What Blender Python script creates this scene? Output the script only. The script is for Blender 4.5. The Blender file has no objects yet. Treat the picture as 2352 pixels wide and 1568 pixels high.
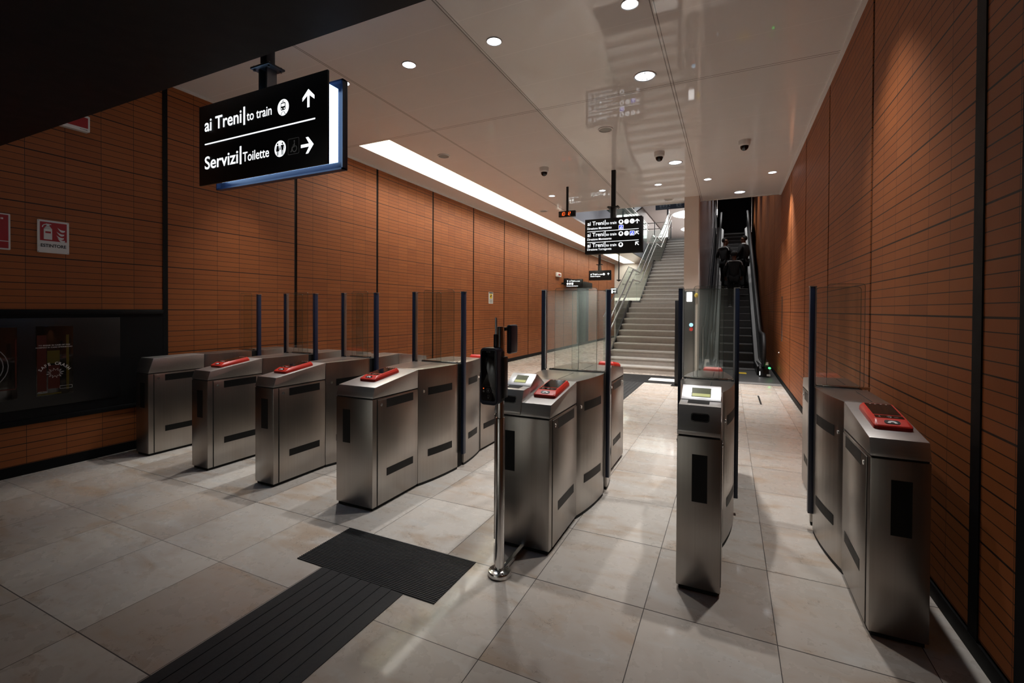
import bpy, bmesh, math, random
from mathutils import Vector, Matrix
random.seed(7)
SC = bpy.context.scene
COL = SC.collection
PI = math.pi

# ------------------------------------------------------------------ helpers
class MB:
    """collects shapes (world coordinates) into one bmesh"""
    def __init__(s, M=None):
        s.bm = bmesh.new(); s.M = M
    def _x(s, vs):
        if s.M is not None: bmesh.ops.transform(s.bm, matrix=s.M, verts=list(vs))
    def box(s, x0, x1, y0, y1, z0, z1, bev=0.0, seg=2):
        vs = bmesh.ops.create_cube(s.bm, size=1.0)['verts']
        for v in vs:
            v.co = Vector(((x0+x1)/2+v.co.x*(x1-x0), (y0+y1)/2+v.co.y*(y1-y0), (z0+z1)/2+v.co.z*(z1-z0)))
        s._bev(vs, bev, seg); return s
    def _bev(s, vs, bev, seg=2):
        if bev > 0:
            es = {e for v in vs for e in v.link_edges}
            r = bmesh.ops.bevel(s.bm, geom=list(es), offset=bev, segments=seg, affect='EDGES', profile=0.5, clamp_overlap=True)
            vs = {v for f in r['faces'] for v in f.verts} | {v for v in vs if v.is_valid}
            vs2 = set(vs)
            for v in list(vs):
                for e in v.link_edges: vs2.add(e.other_vert(v))
            vs = vs2
        s._x(vs)
    def prism(s, poly, axis, a, b, bev=0.0, seg=2):
        """poly in (y,z) for axis x, (x,z) for axis y, (x,y) for axis z"""
        def P(p, t):
            return {'x': (t, p[0], p[1]), 'y': (p[0], t, p[1]), 'z': (p[0], p[1], t)}[axis]
        A = [s.bm.verts.new(P(p, a)) for p in poly]; B = [s.bm.verts.new(P(p, b)) for p in poly]
        n = len(poly); fs = []
        fs.append(s.bm.faces.new(A)); fs.append(s.bm.faces.new(B[::-1]))
        for i in range(n):
            fs.append(s.bm.faces.new((A[i], B[i], B[(i+1) % n], A[(i+1) % n])))
        bmesh.ops.recalc_face_normals(s.bm, faces=fs)
        s._bev(A+B, bev, seg); return s
    def cyl(s, p0, p1, r0, r1=None, n=20):
        r1 = r0 if r1 is None else r1
        p0 = Vector(p0); p1 = Vector(p1); d = (p1-p0).normalized()
        u = d.orthogonal().normalized(); w = d.cross(u)
        A = []; B = []
        for i in range(n):
            t = 2*PI*i/n; q = u*math.cos(t)+w*math.sin(t)
            A.append(s.bm.verts.new(p0+q*r0)); B.append(s.bm.verts.new(p1+q*r1))
        fs = [s.bm.faces.new(A[::-1]), s.bm.faces.new(B)]
        for i in range(n):
            fs.append(s.bm.faces.new((A[i], A[(i+1) % n], B[(i+1) % n], B[i])))
        s._x(A+B); return s
    def lathe(s, prof, c, n=28, up=(0, 0, 1)):
        """prof: list of (r,h) along up"""
        c = Vector(c); d = Vector(up).normalized(); u = d.orthogonal().normalized(); w = d.cross(u)
        rings = []
        for r, h in prof:
            ring = [s.bm.verts.new(c+d*h+(u*math.cos(2*PI*i/n)+w*math.sin(2*PI*i/n))*max(r, 1e-4)) for i in range(n)]
            rings.append(ring)
        fs = []
        for a, b in zip(rings, rings[1:]):
            for i in range(n): fs.append(s.bm.faces.new((a[i], a[(i+1) % n], b[(i+1) % n], b[i])))
        s._x([v for r in rings for v in r]); return s
    def tube(s, pts, r, n=10, ry=None):
        pts = [Vector(p) for p in pts]; rings = []
        for i, p in enumerate(pts):
            a = pts[max(i-1, 0)]; b = pts[min(i+1, len(pts)-1)]
            d = (b-a).normalized()
            ref = Vector((1, 0, 0)) if abs(d.x) < 0.9 else Vector((0, 0, 1))
            u = (ref-d*ref.dot(d)).normalized(); w = d.cross(u)
            k = 1.0
            if 0 < i < len(pts)-1:
                c = (pts[i]-pts[i-1]).normalized().dot((pts[i+1]-pts[i]).normalized())
                k = min(1.6, 1/max(0.3, math.sqrt((1+c)/2)))
            rings.append([s.bm.verts.new(p+u*math.cos(2*PI*j/n)*r+w*math.sin(2*PI*j/n)*(ry or r)*k) for j in range(n)])
        fs = []
        for a, b in zip(rings, rings[1:]):
            for j in range(n): fs.append(s.bm.faces.new((a[j], a[(j+1) % n], b[(j+1) % n], b[j])))
        fs.append(s.bm.faces.new(rings[0][::-1])); fs.append(s.bm.faces.new(rings[-1]))
        bmesh.ops.recalc_face_normals(s.bm, faces=fs)
        s._x([v for r_ in rings for v in r_]); return s
    def sphere(s, c, r, sc=(1, 1, 1), n=16):
        vs = bmesh.ops.create_uvsphere(s.bm, u_segments=n, v_segments=max(6, n//2), radius=1)['verts']
        for v in vs: v.co = Vector((c[0]+v.co.x*r*sc[0], c[1]+v.co.y*r*sc[1], c[2]+v.co.z*r*sc[2]))
        s._x(vs); return s
    def poly(s, pts):
        vs = [s.bm.verts.new(p) for p in pts]; s.bm.faces.new(vs); s._x(vs); return s
    def mesh(s, verts, faces):
        vs = [s.bm.verts.new(v) for v in verts]
        for f in faces:
            try: s.bm.faces.new([vs[i] for i in f])
            except ValueError: pass
        s._x(vs); return s
    def build(s, name, mat, parent=None, smooth=40):
        me = bpy.data.meshes.new(name); s.bm.normal_update(); s.bm.to_mesh(me); s.bm.free()
        o = bpy.data.objects.new(name, me); COL.objects.link(o)
        if mat: me.materials.append(mat)
        if smooth:
            me.polygons.foreach_set('use_smooth', [True]*len(me.polygons))
            me.set_sharp_from_angle(angle=math.radians(smooth))
        if parent is not None:
            r = parent
            while r.parent is not None: r = r.parent
            me.transform(Matrix.Translation(-r.location)); o.parent = parent
        else:
            c = [Vector(v.co) for v in me.vertices]
            if c:
                o0 = Vector(((min(v.x for v in c)+max(v.x for v in c))/2, (min(v.y for v in c)+max(v.y for v in c))/2, min(v.z for v in c)))
                me.transform(Matrix.Translation(-o0)); o.location = o0
        return o

def tag(o, label, cat, group=None):
    o['label'] = label; o['category'] = cat
    if group: o['group'] = group
    return o
def thing(name, label, cat, loc, group=None):
    o = bpy.data.objects.new(name, None); COL.objects.link(o); o.location = loc
    o.empty_display_size = 0.1
    return tag(o, label, cat, group)
def struct(name, mb, mat, smooth=40):
    o = mb.build(name, mat, None, smooth); o['kind'] = 'structure'; return o

# ------------------------------------------------------------------ materials
def _nt(name):
    m = bpy.data.materials.new(name); m.use_nodes = True
    nt = m.node_tree; return m, nt, nt.nodes['Principled BSDF'], nt.nodes['Material Output']
def N(nt, typ, **kw):
    n = nt.nodes.new(typ)
    for k, v in kw.items(): setattr(n, k, v)
    return n
def math_(nt, op, a, b=None, c=None):
    n = nt.nodes.new('ShaderNodeMath'); n.operation = op
    for i, v in enumerate((a, b, c)):
        if v is None: continue
        if isinstance(v, (int, float)): n.inputs[i].default_value = v
        else: nt.links.new(v, n.inputs[i])
    return n.outputs[0]
def mix_(nt, fac, a, b):
    n = nt.nodes.new('ShaderNodeMix'); n.data_type = 'RGBA'
    for sock, v in ((n.inputs[0], fac), (n.inputs[6], a), (n.inputs[7], b)):
        if isinstance(v, (int, float)): sock.default_value = v
        elif isinstance(v, tuple): sock.default_value = (v[0], v[1], v[2], 1)
        else: nt.links.new(v, sock)
    return n.outputs[2]
def mat(name, col, rough=0.5, metal=0.0, var=0.08, scale=9.0, emit=None, es=0.0, spec=None, bump=0.0):
    m, nt, b, out = _nt(name)
    tc = N(nt, 'ShaderNodeTexCoord'); no = N(nt, 'ShaderNodeTexNoise')
    no.inputs['Scale'].default_value = scale; no.inputs['Detail'].default_value = 4
    nt.links.new(tc.outputs['Object'], no.inputs['Vector'])
    lo = tuple(max(0, c*(1-var)) for c in col); hi = tuple(min(1, c*(1+var)) for c in col)
    nt.links.new(mix_(nt, no.outputs['Fac'], lo, hi), b.inputs['Base Color'])
    nt.links.new(math_(nt, 'MULTIPLY_ADD', no.outputs['Fac'], rough*0.3, rough*0.85), b.inputs['Roughness'])
    b.inputs['Metallic'].default_value = metal
    if spec is not None: b.inputs['Specular IOR Level'].default_value = spec
    if emit:
        b.inputs['Emission Color'].default_value = (*emit, 1); b.inputs['Emission Strength'].default_value = es
    if bump:
        bp = N(nt, 'ShaderNodeBump'); bp.inputs['Strength'].default_value = bump; bp.inputs['Distance'].default_value = 0.002
        nt.links.new(no.outputs['Fac'], bp.inputs['Height']); nt.links.new(bp.outputs[0], b.inputs['Normal'])
    return m
def brushed(name, col, rough=0.28, vertical=True, var=0.12):
    m, nt, b, out = _nt(name)
    tc = N(nt, 'ShaderNodeTexCoord'); mp = N(nt, 'ShaderNodeMapping'); no = N(nt, 'ShaderNodeTexNoise')
    mp.inputs['Scale'].default_value = (70, 70, 1.0) if vertical else (1.2, 70, 70)
    no.inputs['Scale'].default_value = 1.0; no.inputs['Detail'].default_value = 3
    nt.links.new(tc.outputs['Object'], mp.inputs['Vector']); nt.links.new(mp.outputs[0], no.inputs['Vector'])
    n2 = N(nt, 'ShaderNodeTexNoise'); n2.inputs['Scale'].default_value = 4.5; n2.inputs['Detail'].default_value = 5
    nt.links.new(tc.outputs['Object'], n2.inputs['Vector'])
    f = math_(nt, 'MULTIPLY_ADD', n2.outputs['Fac'], 0.25, math_(nt, 'MULTIPLY', no.outputs['Fac'], 0.75))
    nt.links.new(mix_(nt, f, tuple(c*(1-var) for c in col), tuple(min(1, c*(1+var)) for c in col)), b.inputs['Base Color'])
    nt.links.new(math_(nt, 'MULTIPLY_ADD', n2.outputs['Fac'], 0.05, rough-0.025), b.inputs['Roughness'])
    b.inputs['Metallic'].default_value = 1.0
    return m
def glass(name, tint=(0.955, 0.97, 0.962), refl=1.0):
    m, nt, b, out = _nt(name); nt.nodes.remove(b)
    tr = N(nt, 'ShaderNodeBsdfTransparent'); tr.inputs[0].default_value = (*tint, 1)
    gl = N(nt, 'ShaderNodeBsdfGlossy'); gl.inputs['Roughness'].default_value = 0.02
    gl.inputs['Color'].default_value = (0.95, 1, 0.98, 1)
    ge = N(nt, 'ShaderNodeNewGeometry'); dt = N(nt, 'ShaderNodeVectorMath'); dt.operation = 'DOT_PRODUCT'
    nt.links.new(ge.outputs['Incoming'], dt.inputs[0]); nt.links.new(ge.outputs['Normal'], dt.inputs[1])
    fr = math_(nt, 'MULTIPLY_ADD', math_(nt, 'POWER', math_(nt, 'SUBTRACT', 1.0, math_(nt, 'ABSOLUTE', dt.outputs['Value'])), 5.0), 0.93, 0.065)
    tc = N(nt, 'ShaderNodeTexCoord'); no = N(nt, 'ShaderNodeTexNoise'); no.inputs['Scale'].default_value = 5
    nt.links.new(tc.outputs['Object'], no.inputs['Vector'])
    k = math_(nt, 'MULTIPLY', fr, math_(nt, 'MULTIPLY_ADD', no.outputs['Fac'], 0.3, refl*0.85))
    mx = N(nt, 'ShaderNodeMixShader'); nt.links.new(k, mx.inputs[0])
    nt.links.new(tr.outputs[0], mx.inputs[1]); nt.links.new(gl.outputs[0], mx.inputs[2])
    nt.links.new(mx.outputs[0], out.inputs[0]); return m
def emis(name, col, s):
    m, nt, b, out = _nt(name)
    b.inputs['Base Color'].default_value = (col[0]*0.8, col[1]*0.8, col[2]*0.8, 1)
    b.inputs['Roughness'].default_value = 0.6
    tc = N(nt, 'ShaderNodeTexCoord'); no = N(nt, 'ShaderNodeTexNoise'); no.inputs['Scale'].default_value = 6
    nt.links.new(tc.outputs['Object'], no.inputs['Vector'])
    b.inputs['Emission Color'].default_value = (*col, 1)
    nt.links.new(math_(nt, 'MULTIPLY_ADD', no.outputs['Fac'], 0.1*s, 0.95*s), b.inputs['Emission Strength'])
    return m

def floor_mat():
    m, nt, b, out = _nt('polished_stone_tiles')
    tc = N(nt, 'ShaderNodeNewGeometry'); sp = N(nt, 'ShaderNodeSeparateXYZ')
    nt.links.new(tc.outputs['Position'], sp.inputs[0])
    u = math_(nt, 'DIVIDE', math_(nt, 'SUBTRACT', sp.outputs[0], -3.75), 0.5647)
    v = math_(nt, 'DIVIDE', math_(nt, 'SUBTRACT', sp.outputs[1], 1.02), 0.6328)
    fu = math_(nt, 'FLOOR', u); fv = math_(nt, 'FLOOR', v)
    cb = N(nt, 'ShaderNodeCombineXYZ'); nt.links.new(fu, cb.inputs[0]); nt.links.new(fv, cb.inputs[1])
    wn = N(nt, 'ShaderNodeTexWhiteNoise'); wn.noise_dimensions = '2D'; nt.links.new(cb.outputs[0], wn.inputs['Vector'])
    def edge(x, f, sz):
        r = math_(nt, 'SUBTRACT', x, f)
        return math_(nt, 'MULTIPLY', math_(nt, 'MINIMUM', r, math_(nt, 'SUBTRACT', 1.0, r)), sz)
    du = edge(u, fu, 0.5647); dv = edge(v, fv, 0.6328)
    # some joints are open and dark, most are hairlines
    wj = N(nt, 'ShaderNodeTexWhiteNoise'); wj.noise_dimensions = '1D'
    nt.links.new(math_(nt, 'ROUND', v), wj.inputs['W'])
    wide = math_(nt, 'MULTIPLY_ADD', wj.outputs['Value'], 0.0016, 0.0014)
    j1 = math_(nt, 'LESS_THAN', du, 0.0019); j2 = math_(nt, 'LESS_THAN', dv, wide)
    joint = math_(nt, 'MAXIMUM', j1, j2)
    # stone figure, shifted per tile
    of = N(nt, 'ShaderNodeVectorMath'); of.operation = 'SCALE'; of.inputs[3].default_value = 37.0
    nt.links.new(wn.outputs['Color'], of.inputs[0])
    ad = N(nt, 'ShaderNodeVectorMath'); ad.operation = 'ADD'
    nt.links.new(tc.outputs['Position'], ad.inputs[0]); nt.links.new(of.outputs[0], ad.inputs[1])
    mp = N(nt, 'ShaderNodeMapping'); mp.inputs['Scale'].default_value = (1.2, 3.4, 1); mp.inputs['Rotation'].default_value = (0, 0, 0.25)
    nt.links.new(ad.outputs[0], mp.inputs[0])
    n1 = N(nt, 'ShaderNodeTexNoise'); n1.inputs['Scale'].default_value = 1.6; n1.inputs['Detail'].default_value = 7; n1.inputs['Roughness'].default_value = 0.6
    n1.inputs['Distortion'].default_value = 0.6
    nt.links.new(mp.outputs[0], n1.inputs['Vector'])
    n2 = N(nt, 'ShaderNodeTexNoise'); n2.inputs['Scale'].default_value = 7; n2.inputs['Detail'].default_value = 4; n2.inputs['Roughness'].default_value = 0.6
    nt.links.new(ad.outputs[0], n2.inputs['Vector'])
    def ramp(x, a, c):
        r = N(nt, 'ShaderNodeMapRange'); r.inputs[1].default_value = a; r.inputs[2].default_value = c
        r.interpolation_type = 'SMOOTHSTEP'; nt.links.new(x, r.inputs[0]); return r.outputs[0]
    base = mix_(nt, wn.outputs['Value'], (0.52, 0.45, 0.39), (0.69, 0.64, 0.58))
    c1 = mix_(nt, math_(nt, 'MULTIPLY', ramp(n1.outputs['Fac'], 0.50, 0.72), 0.75), base, (0.50, 0.365, 0.255))
    c2 = mix_(nt, math_(nt, 'MULTIPLY', ramp(n1.outputs['Fac'], 0.46, 0.28), 0.5), c1, (0.66, 0.66, 0.64))
    c3 = mix_(nt, math_(nt, 'MULTIPLY', ramp(n2.outputs['Fac'], 0.54, 0.74), 0.30), c2, (0.46, 0.36, 0.28))
    # fossil flecks and hairline cracks
    vo = N(nt, 'ShaderNodeTexVoronoi'); vo.inputs['Scale'].default_value = 26; nt.links.new(ad.outputs[0], vo.inputs['Vector'])
    sel = N(nt, 'ShaderNodeSeparateColor'); nt.links.new(vo.outputs['Color'], sel.inputs[0])
    fl = math_(nt, 'MULTIPLY', math_(nt, 'LESS_THAN', vo.outputs['Distance'], 0.09), math_(nt, 'GREATER_THAN', sel.outputs[0], 0.80))
    ve = N(nt, 'ShaderNodeTexVoronoi'); ve.feature = 'DISTANCE_TO_EDGE'; ve.inputs['Scale'].default_value = 3.2
    wv = N(nt, 'ShaderNodeVectorMath'); wv.operation = 'MULTIPLY_ADD'
    nt.links.new(n2.outputs['Color'], wv.inputs[0]); wv.inputs[1].default_value = (0.35, 0.35, 0.35); nt.links.new(ad.outputs[0], wv.inputs[2])
    nt.links.new(wv.outputs[0], ve.inputs['Vector'])
    cr = math_(nt, 'MULTIPLY', math_(nt, 'LESS_THAN', ve.outputs['Distance'], 0.006), ramp(n1.outputs['Fac'], 0.50, 0.62))
    c4 = mix_(nt, math_(nt, 'MULTIPLY', math_(nt, 'MAXIMUM', fl, cr), 0.42), c3, (0.16, 0.12, 0.09))
    c5 = mix_(nt, math_(nt, 'MULTIPLY', joint, 0.92), c4, (0.045, 0.038, 0.034))
    nt.links.new(c5, b.inputs['Base Color'])
    rg = math_(nt, 'MULTIPLY_ADD', n2.outputs['Fac'], 0.16, 0.20)
    nt.links.new(math_(nt, 'MAXIMUM', rg, math_(nt, 'MULTIPLY', joint, 0.8)), b.inputs['Roughness'])
    b.inputs['Specular IOR Level'].default_value = 0.4
    b.inputs['Coat Weight'].default_value = 0.22; b.inputs['Coat Roughness'].default_value = 0.06
    bp = N(nt, 'ShaderNodeBump'); bp.inputs['Strength'].default_value = 0.4; bp.inputs['Distance'].default_value = 0.002; bp.invert = True
    nt.links.new(joint, bp.inputs['Height']); nt.links.new(bp.outputs[0], b.inputs['Normal'])
    return m
def tile_mat(y0):
    """terracotta wall tiles: 0.268 x 0.058 m, every fourth bed joint open"""
    m, nt, b, out = _nt('terracotta_tiles')
    ge = N(nt, 'ShaderNodeNewGeometry'); sp = N(nt, 'ShaderNodeSeparateXYZ')
    nt.links.new(ge.outputs['Position'], sp.inputs[0])
    yb = math_(nt, 'DIVIDE', math_(nt, 'SUBTRACT', sp.outputs[1], y0), 1.65)
    bi = math_(nt, 'FLOOR', yb)
    yl = math_(nt, 'MULTIPLY', math_(nt, 'SUBTRACT', yb, bi), 1.65)
    u = math_(nt, 'DIVIDE', math_(nt, 'SUBTRACT', yl, 0.023), 0.2673)
    v = math_(nt, 'DIVIDE', math_(nt, 'SUBTRACT', sp.outputs[2], 1.427), 0.0579)
    fu = math_(nt, 'FLOOR', u); fv = math_(nt, 'FLOOR', v)
    cb = N(nt, 'ShaderNodeCombineXYZ')
    nt.links.new(math_(nt, 'MULTIPLY_ADD', bi, 7.0, fu), cb.inputs[0]); nt.links.new(fv, cb.inputs[1])
    wn = N(nt, 'ShaderNodeTexWhiteNoise'); wn.noise_dimensions = '2D'; nt.links.new(cb.outputs[0], wn.inputs['Vector'])
    # whole-panel tone (groups of four courses)
    cb2 = N(nt, 'ShaderNodeCombineXYZ'); nt.links.new(math_(nt, 'MULTIPLY_ADD', bi, 7.0, fu), cb2.inputs[0])
    f4 = math_(nt, 'FLOOR', math_(nt, 'DIVIDE', v, 4.0)); nt.links.new(f4, cb2.inputs[1])
    w2 = N(nt, 'ShaderNodeTexWhiteNoise'); w2.noise_dimensions = '2D'; nt.links.new(cb2.outputs[0], w2.inputs['Vector'])
    ru = math_(nt, 'SUBTRACT', u, fu); rv = math_(nt, 'SUBTRACT', v, fv)
    du = math_(nt, 'MULTIPLY', math_(nt, 'MINIMUM', ru, math_(nt, 'SUBTRACT', 1.0, ru)), 0.2673)
    dv = math_(nt, 'MULTIPLY', math_(nt, 'MINIMUM', rv, math_(nt, 'SUBTRACT', 1.0, rv)), 0.0579)
    v4 = math_(nt, 'DIVIDE', v, 4.0); r4 = math_(nt, 'SUBTRACT', v4, math_(nt, 'ROUND', v4))
    bold = math_(nt, 'LESS_THAN', math_(nt, 'ABSOLUTE', r4), 0.125)
    par = math_(nt, 'ABSOLUTE', math_(nt, 'MODULO', math_(nt, 'ROUND', v4), 2.0))
    hw = math_(nt, 'MULTIPLY_ADD', math_(nt, 'MULTIPLY', bold, math_(nt, 'MULTIPLY_ADD', par, -0.5, 1.0)), 0.0026, 0.0021)
    j = math_(nt, 'MAXIMUM', math_(nt, 'LESS_THAN', du, 0.0016), math_(nt, 'LESS_THAN', dv, hw))
    no = N(nt, 'ShaderNodeTexNoise'); no.inputs['Scale'].default_value = 14; no.inputs['Detail'].default_value = 6
    nt.links.new(ge.outputs['Position'], no.inputs['Vector'])
    t = math_(nt, 'MULTIPLY_ADD', wn.outputs['Value'], 0.35, math_(nt, 'MULTIPLY_ADD', w2.outputs['Value'], 0.35, math_(nt, 'MULTIPLY', no.outputs['Fac'], 0.3)))
    c = mix_(nt, t, (0.250, 0.072, 0.0195), (0.355, 0.112, 0.031))
    nt.links.new(mix_(nt, j, c, (0.018, 0.010, 0.008)), b.inputs['Base Color'])
    b.inputs['Roughness'].default_value = 0.55
    b.inputs['Specular IOR Level'].default_value = 0.3
    bp = N(nt, 'ShaderNodeBump'); bp.inputs['Strength'].default_value = 0.5; bp.inputs['Distance'].default_value = 0.004; bp.invert = True
    nt.links.new(j, bp.inputs['Height']); nt.links.new(bp.outputs[0], b.inputs['Normal'])
    return m
def ceiling_mat():
    m, nt, b, out = _nt('glossy_ceiling_panels')
    ge = N(nt, 'ShaderNodeNewGeometry'); sp = N(nt, 'ShaderNodeSeparateXYZ')
    nt.links.new(ge.outputs['Position'], sp.inputs[0])
    def near(x, vals, w):
        r = None
        for v in vals:
            q = math_(nt, 'LESS_THAN', math_(nt, 'ABSOLUTE', math_(nt, 'SUBTRACT', x, v)), w)
            r = q if r is None else math_(nt, 'MAXIMUM', r, q)
        return r
    xj = near(sp.outputs[0], (-3.665, -3.645, -2.13, -2.105, -0.588, -0.56), 0.0042)
    yj = near(sp.outputs[1], (5.19, 5.225), 0.004)
    yv = math_(nt, 'DIVIDE', math_(nt, 'SUBTRACT', sp.outputs[1], 5.21), 0.628)
    rr = math_(nt, 'ABSOLUTE', math_(nt, 'SUBTRACT', yv, math_(nt, 'ROUND', yv)))
    thin = math_(nt, 'LESS_THAN', rr, 0.005)
    no = N(nt, 'ShaderNodeTexNoise'); no.inputs['Scale'].default_value = 2.2; no.inputs['Detail'].default_value = 2
    nt.links.new(ge.outputs['Position'], no.inputs['Vector'])
    base = mix_(nt, no.outputs['Fac'], (0.71, 0.69, 0.67), (0.755, 0.735, 0.715))
    c = mix_(nt, math_(nt, 'MULTIPLY', thin, 0.55), base, (0.9, 0.88, 0.86))
    c = mix_(nt, math_(nt, 'MULTIPLY', math_(nt, 'MAXIMUM', xj, yj), 0.75), c, (0.10, 0.085, 0.075))
    nt.links.new(c, b.inputs['Base Color'])
    b.inputs['Roughness'].default_value = 0.035
    b.inputs['Specular IOR Level'].default_value = 0.5
    # slightly wavy sheet metal
    n3 = N(nt, 'ShaderNodeTexNoise'); n3.inputs['Scale'].default_value = 1.1; n3.inputs['Detail'].default_value = 1
    nt.links.new(ge.outputs['Position'], n3.inputs['Vector'])
    bp = N(nt, 'ShaderNodeBump'); bp.inputs['Strength'].default_value = 0.014; bp.inputs['Distance'].default_value = 0.006
    nt.links.new(n3.outputs['Fac'], bp.inputs['Height']); nt.links.new(bp.outputs[0], b.inputs['Normal'])
    return m

M = {}
M['floor'] = floor_mat(); M['tileL'] = tile_mat(2.895); M['tileR'] = tile_mat(2.585); M['ceil'] = ceiling_mat()
M['steel'] = brushed('brushed_steel', (0.37, 0.345, 0.32), 0.31)
M['steel_cap'] = brushed('brushed_steel_cap', (0.56, 0.545, 0.53), 0.40, vertical=False)
M['steel_bright'] = brushed('bright_steel', (0.72, 0.71, 0.70), 0.18)
M['clad2'] = mat('polished_grey_cladding', (0.40, 0.37, 0.39), 0.25, metal=0.3, var=0.05, scale=3)
M['deck'] = mat('satin_steel_deck', (0.72, 0.72, 0.72), 0.42, metal=0.75, var=0.06)
M['clad'] = brushed('escalator_cladding', (0.66, 0.64, 0.66), 0.24)
M['steel_dark'] = brushed('dark_steel', (0.16, 0.155, 0.15), 0.35)
M['black'] = mat('black_plastic', (0.008, 0.008, 0.009), 0.38, spec=0.35)
M['black_matt'] = mat('black_paint', (0.006, 0.006, 0.0065), 0.6, spec=0.15)
M['tape'] = mat('black_tape', (0.006, 0.006, 0.006), 0.5, spec=0.25)
M['gap'] = mat('dark_gap', (0.004, 0.004, 0.004), 0.8)
M['navy'] = mat('navy_enamel', (0.013, 0.022, 0.052), 0.35)
M['navy_dark'] = mat('navy_paint', (0.010, 0.013, 0.024), 0.5)
M['red'] = mat('red_plastic', (0.62, 0.035, 0.022), 0.33)
M['red_paint'] = mat('red_print', (0.36, 0.008, 0.010), 0.5)
M['screen'] = mat('dark_screen', (0.008, 0.006, 0.006), 0.08)
M['white'] = mat('white_plastic', (0.72, 0.71, 0.69), 0.45, var=0.03)
M['white_print'] = mat('white_print', (0.75, 0.75, 0.74), 0.55, var=0.03)
M['grey_print'] = mat('grey_print', (0.22, 0.23, 0.24), 0.5)
M['pale_print'] = mat('pale_print', (0.62, 0.64, 0.68), 0.5)
M['blk_print'] = mat('black_print', (0.01, 0.01, 0.01), 0.55)
M['yellow'] = mat('yellow_print', (0.75, 0.52, 0.03), 0.5)
M['alu'] = mat('aluminium_panel', (0.70, 0.71, 0.73), 0.32, metal=0.85, var=0.05)
M['alu_edge'] = mat('aluminium_edge', (0.55, 0.57, 0.60), 0.3, metal=0.9)
M['chrome'] = mat('chrome', (0.8, 0.8, 0.8), 0.12, metal=1.0, var=0.02)
M['lcd'] = mat('lcd_glass', (0.05, 0.05, 0.045), 0.2, emit=(0.45, 0.50, 0.16), es=0.10)
M['lcd_lit'] = mat('lcd_backlight', (0.35, 0.36, 0.10), 0.3, emit=(0.60, 0.62, 0.16), es=0.35)
M['glass'] = glass('clear_glass'); M['glass_stair'] = glass('balustrade_glass', (0.90, 0.95, 0.94), 0.3)
M['glass_edge'] = mat('glass_edge', (0.16, 0.21, 0.185), 0.2)
M['letter'] = emis('lit_letters', (0.93, 0.97, 1.0), 1.08)
M['letter_dim'] = emis('lit_letters_far', (0.90, 0.97, 1.0), 1.2)
M['lightbox'] = emis('sign_light_box', (0.42, 0.66, 1.0), 3.6)
M['led'] = emis('clock_digits', (1.0, 0.13, 0.02), 1.1)
M['blue_print'] = emis('lit_blue', (0.02, 0.05, 0.75), 1.0)
M['strip'] = emis('strip_diffuser', (1.0, 0.97, 0.88), 9.0)
M['lampface'] = emis('lamp_face', (0.86, 0.93, 1.0), 9.0)
M['lampface_dim'] = emis('lamp_face_large', (0.84, 0.91, 1.0), 3.5)
M['reflector'] = mat('lamp_reflector', (0.85, 0.88, 0.95), 0.15, metal=1.0, var=0.1, scale=60)
M['greenled'] = emis('green_lamp', (0.05, 1.0, 0.15), 3.0)
M['whiteled'] = emis('white_lamp', (1, 1, 1), 2.0)
M['blueled'] = emis('blue_button', (0.35, 0.7, 1.0), 1.0)
M['rubber'] = mat('black_rubber', (0.012, 0.012, 0.013), 0.55, bump=0.2, scale=60)
M['plaster'] = mat('white_plaster', (0.66, 0.64, 0.61), 0.7, var=0.04, scale=3)
M['trough'] = mat('cream_trough', (0.80, 0.77, 0.66), 0.7, var=0.02)
M['stone'] = mat('stair_stone', (0.47, 0.43, 0.39), 0.55, var=0.16, scale=14)
M['stone_tread'] = mat('stair_tread', (0.60, 0.575, 0.54), 0.45, var=0.10, scale=14)
M['pillar'] = mat('pillar_stone', (0.62, 0.545, 0.48), 0.5, var=0.06, scale=4)
M['soffit'] = mat('dark_soffit', (0.004, 0.005, 0.008), 0.5, var=0.1, spec=0.25)
M['void'] = mat('upper_plaster', (0.62, 0.66, 0.74), 0.7, var=0.03, scale=2)
M['upceil'] = mat('upper_ceiling', (0.42, 0.38, 0.38), 0.5, var=0.05, scale=2)
M['brown'] = mat('dark_brown_panel', (0.050, 0.020, 0.011), 0.5, var=0.15)
M['greendark'] = mat('dark_green_glass', (0.05, 0.065, 0.055), 0.12, var=0.3, scale=1.2)
M['plate'] = mat('floor_plate', (0.11, 0.11, 0.11), 0.45, metal=0.6, var=0.15, scale=30)
M['step'] = mat('escalator_step', (0.060, 0.060, 0.061), 0.5, metal=0.3, var=0.25, scale=30)
M['step_edge'] = mat('escalator_nosing', (0.16, 0.16, 0.16), 0.45, metal=0.5)
M['skin'] = mat('skin', (0.20, 0.095, 0.06), 0.55)
M['hair'] = mat('dark_hair', (0.006, 0.005, 0.004), 0.75, spec=0.2)
M['cloth'] = mat('dark_jacket', (0.0055, 0.0055, 0.006), 0.8, bump=0.2, scale=40)
M['cloth2'] = mat('dark_trousers', (0.004, 0.004, 0.005), 0.85, bump=0.2, scale=40)
M['suit'] = mat('black_suit', (0.003, 0.003, 0.0035), 0.8, bump=0.2, scale=40)
M['reflective'] = mat('reflective_stripe', (0.55, 0.55, 0.55), 0.4)
M['shoe'] = mat('shoe_leather', (0.02, 0.018, 0.018), 0.4)
M['hosewin'] = mat('smoked_window', (0.012, 0.010, 0.008), 0.08)
M['pane_red'] = mat('red_pane_paint', (0.06, 0.008, 0.004), 0.3)
M['pane_yellow'] = mat('yellow_pane_reflection', (0.08, 0.06, 0.006), 0.3)

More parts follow.
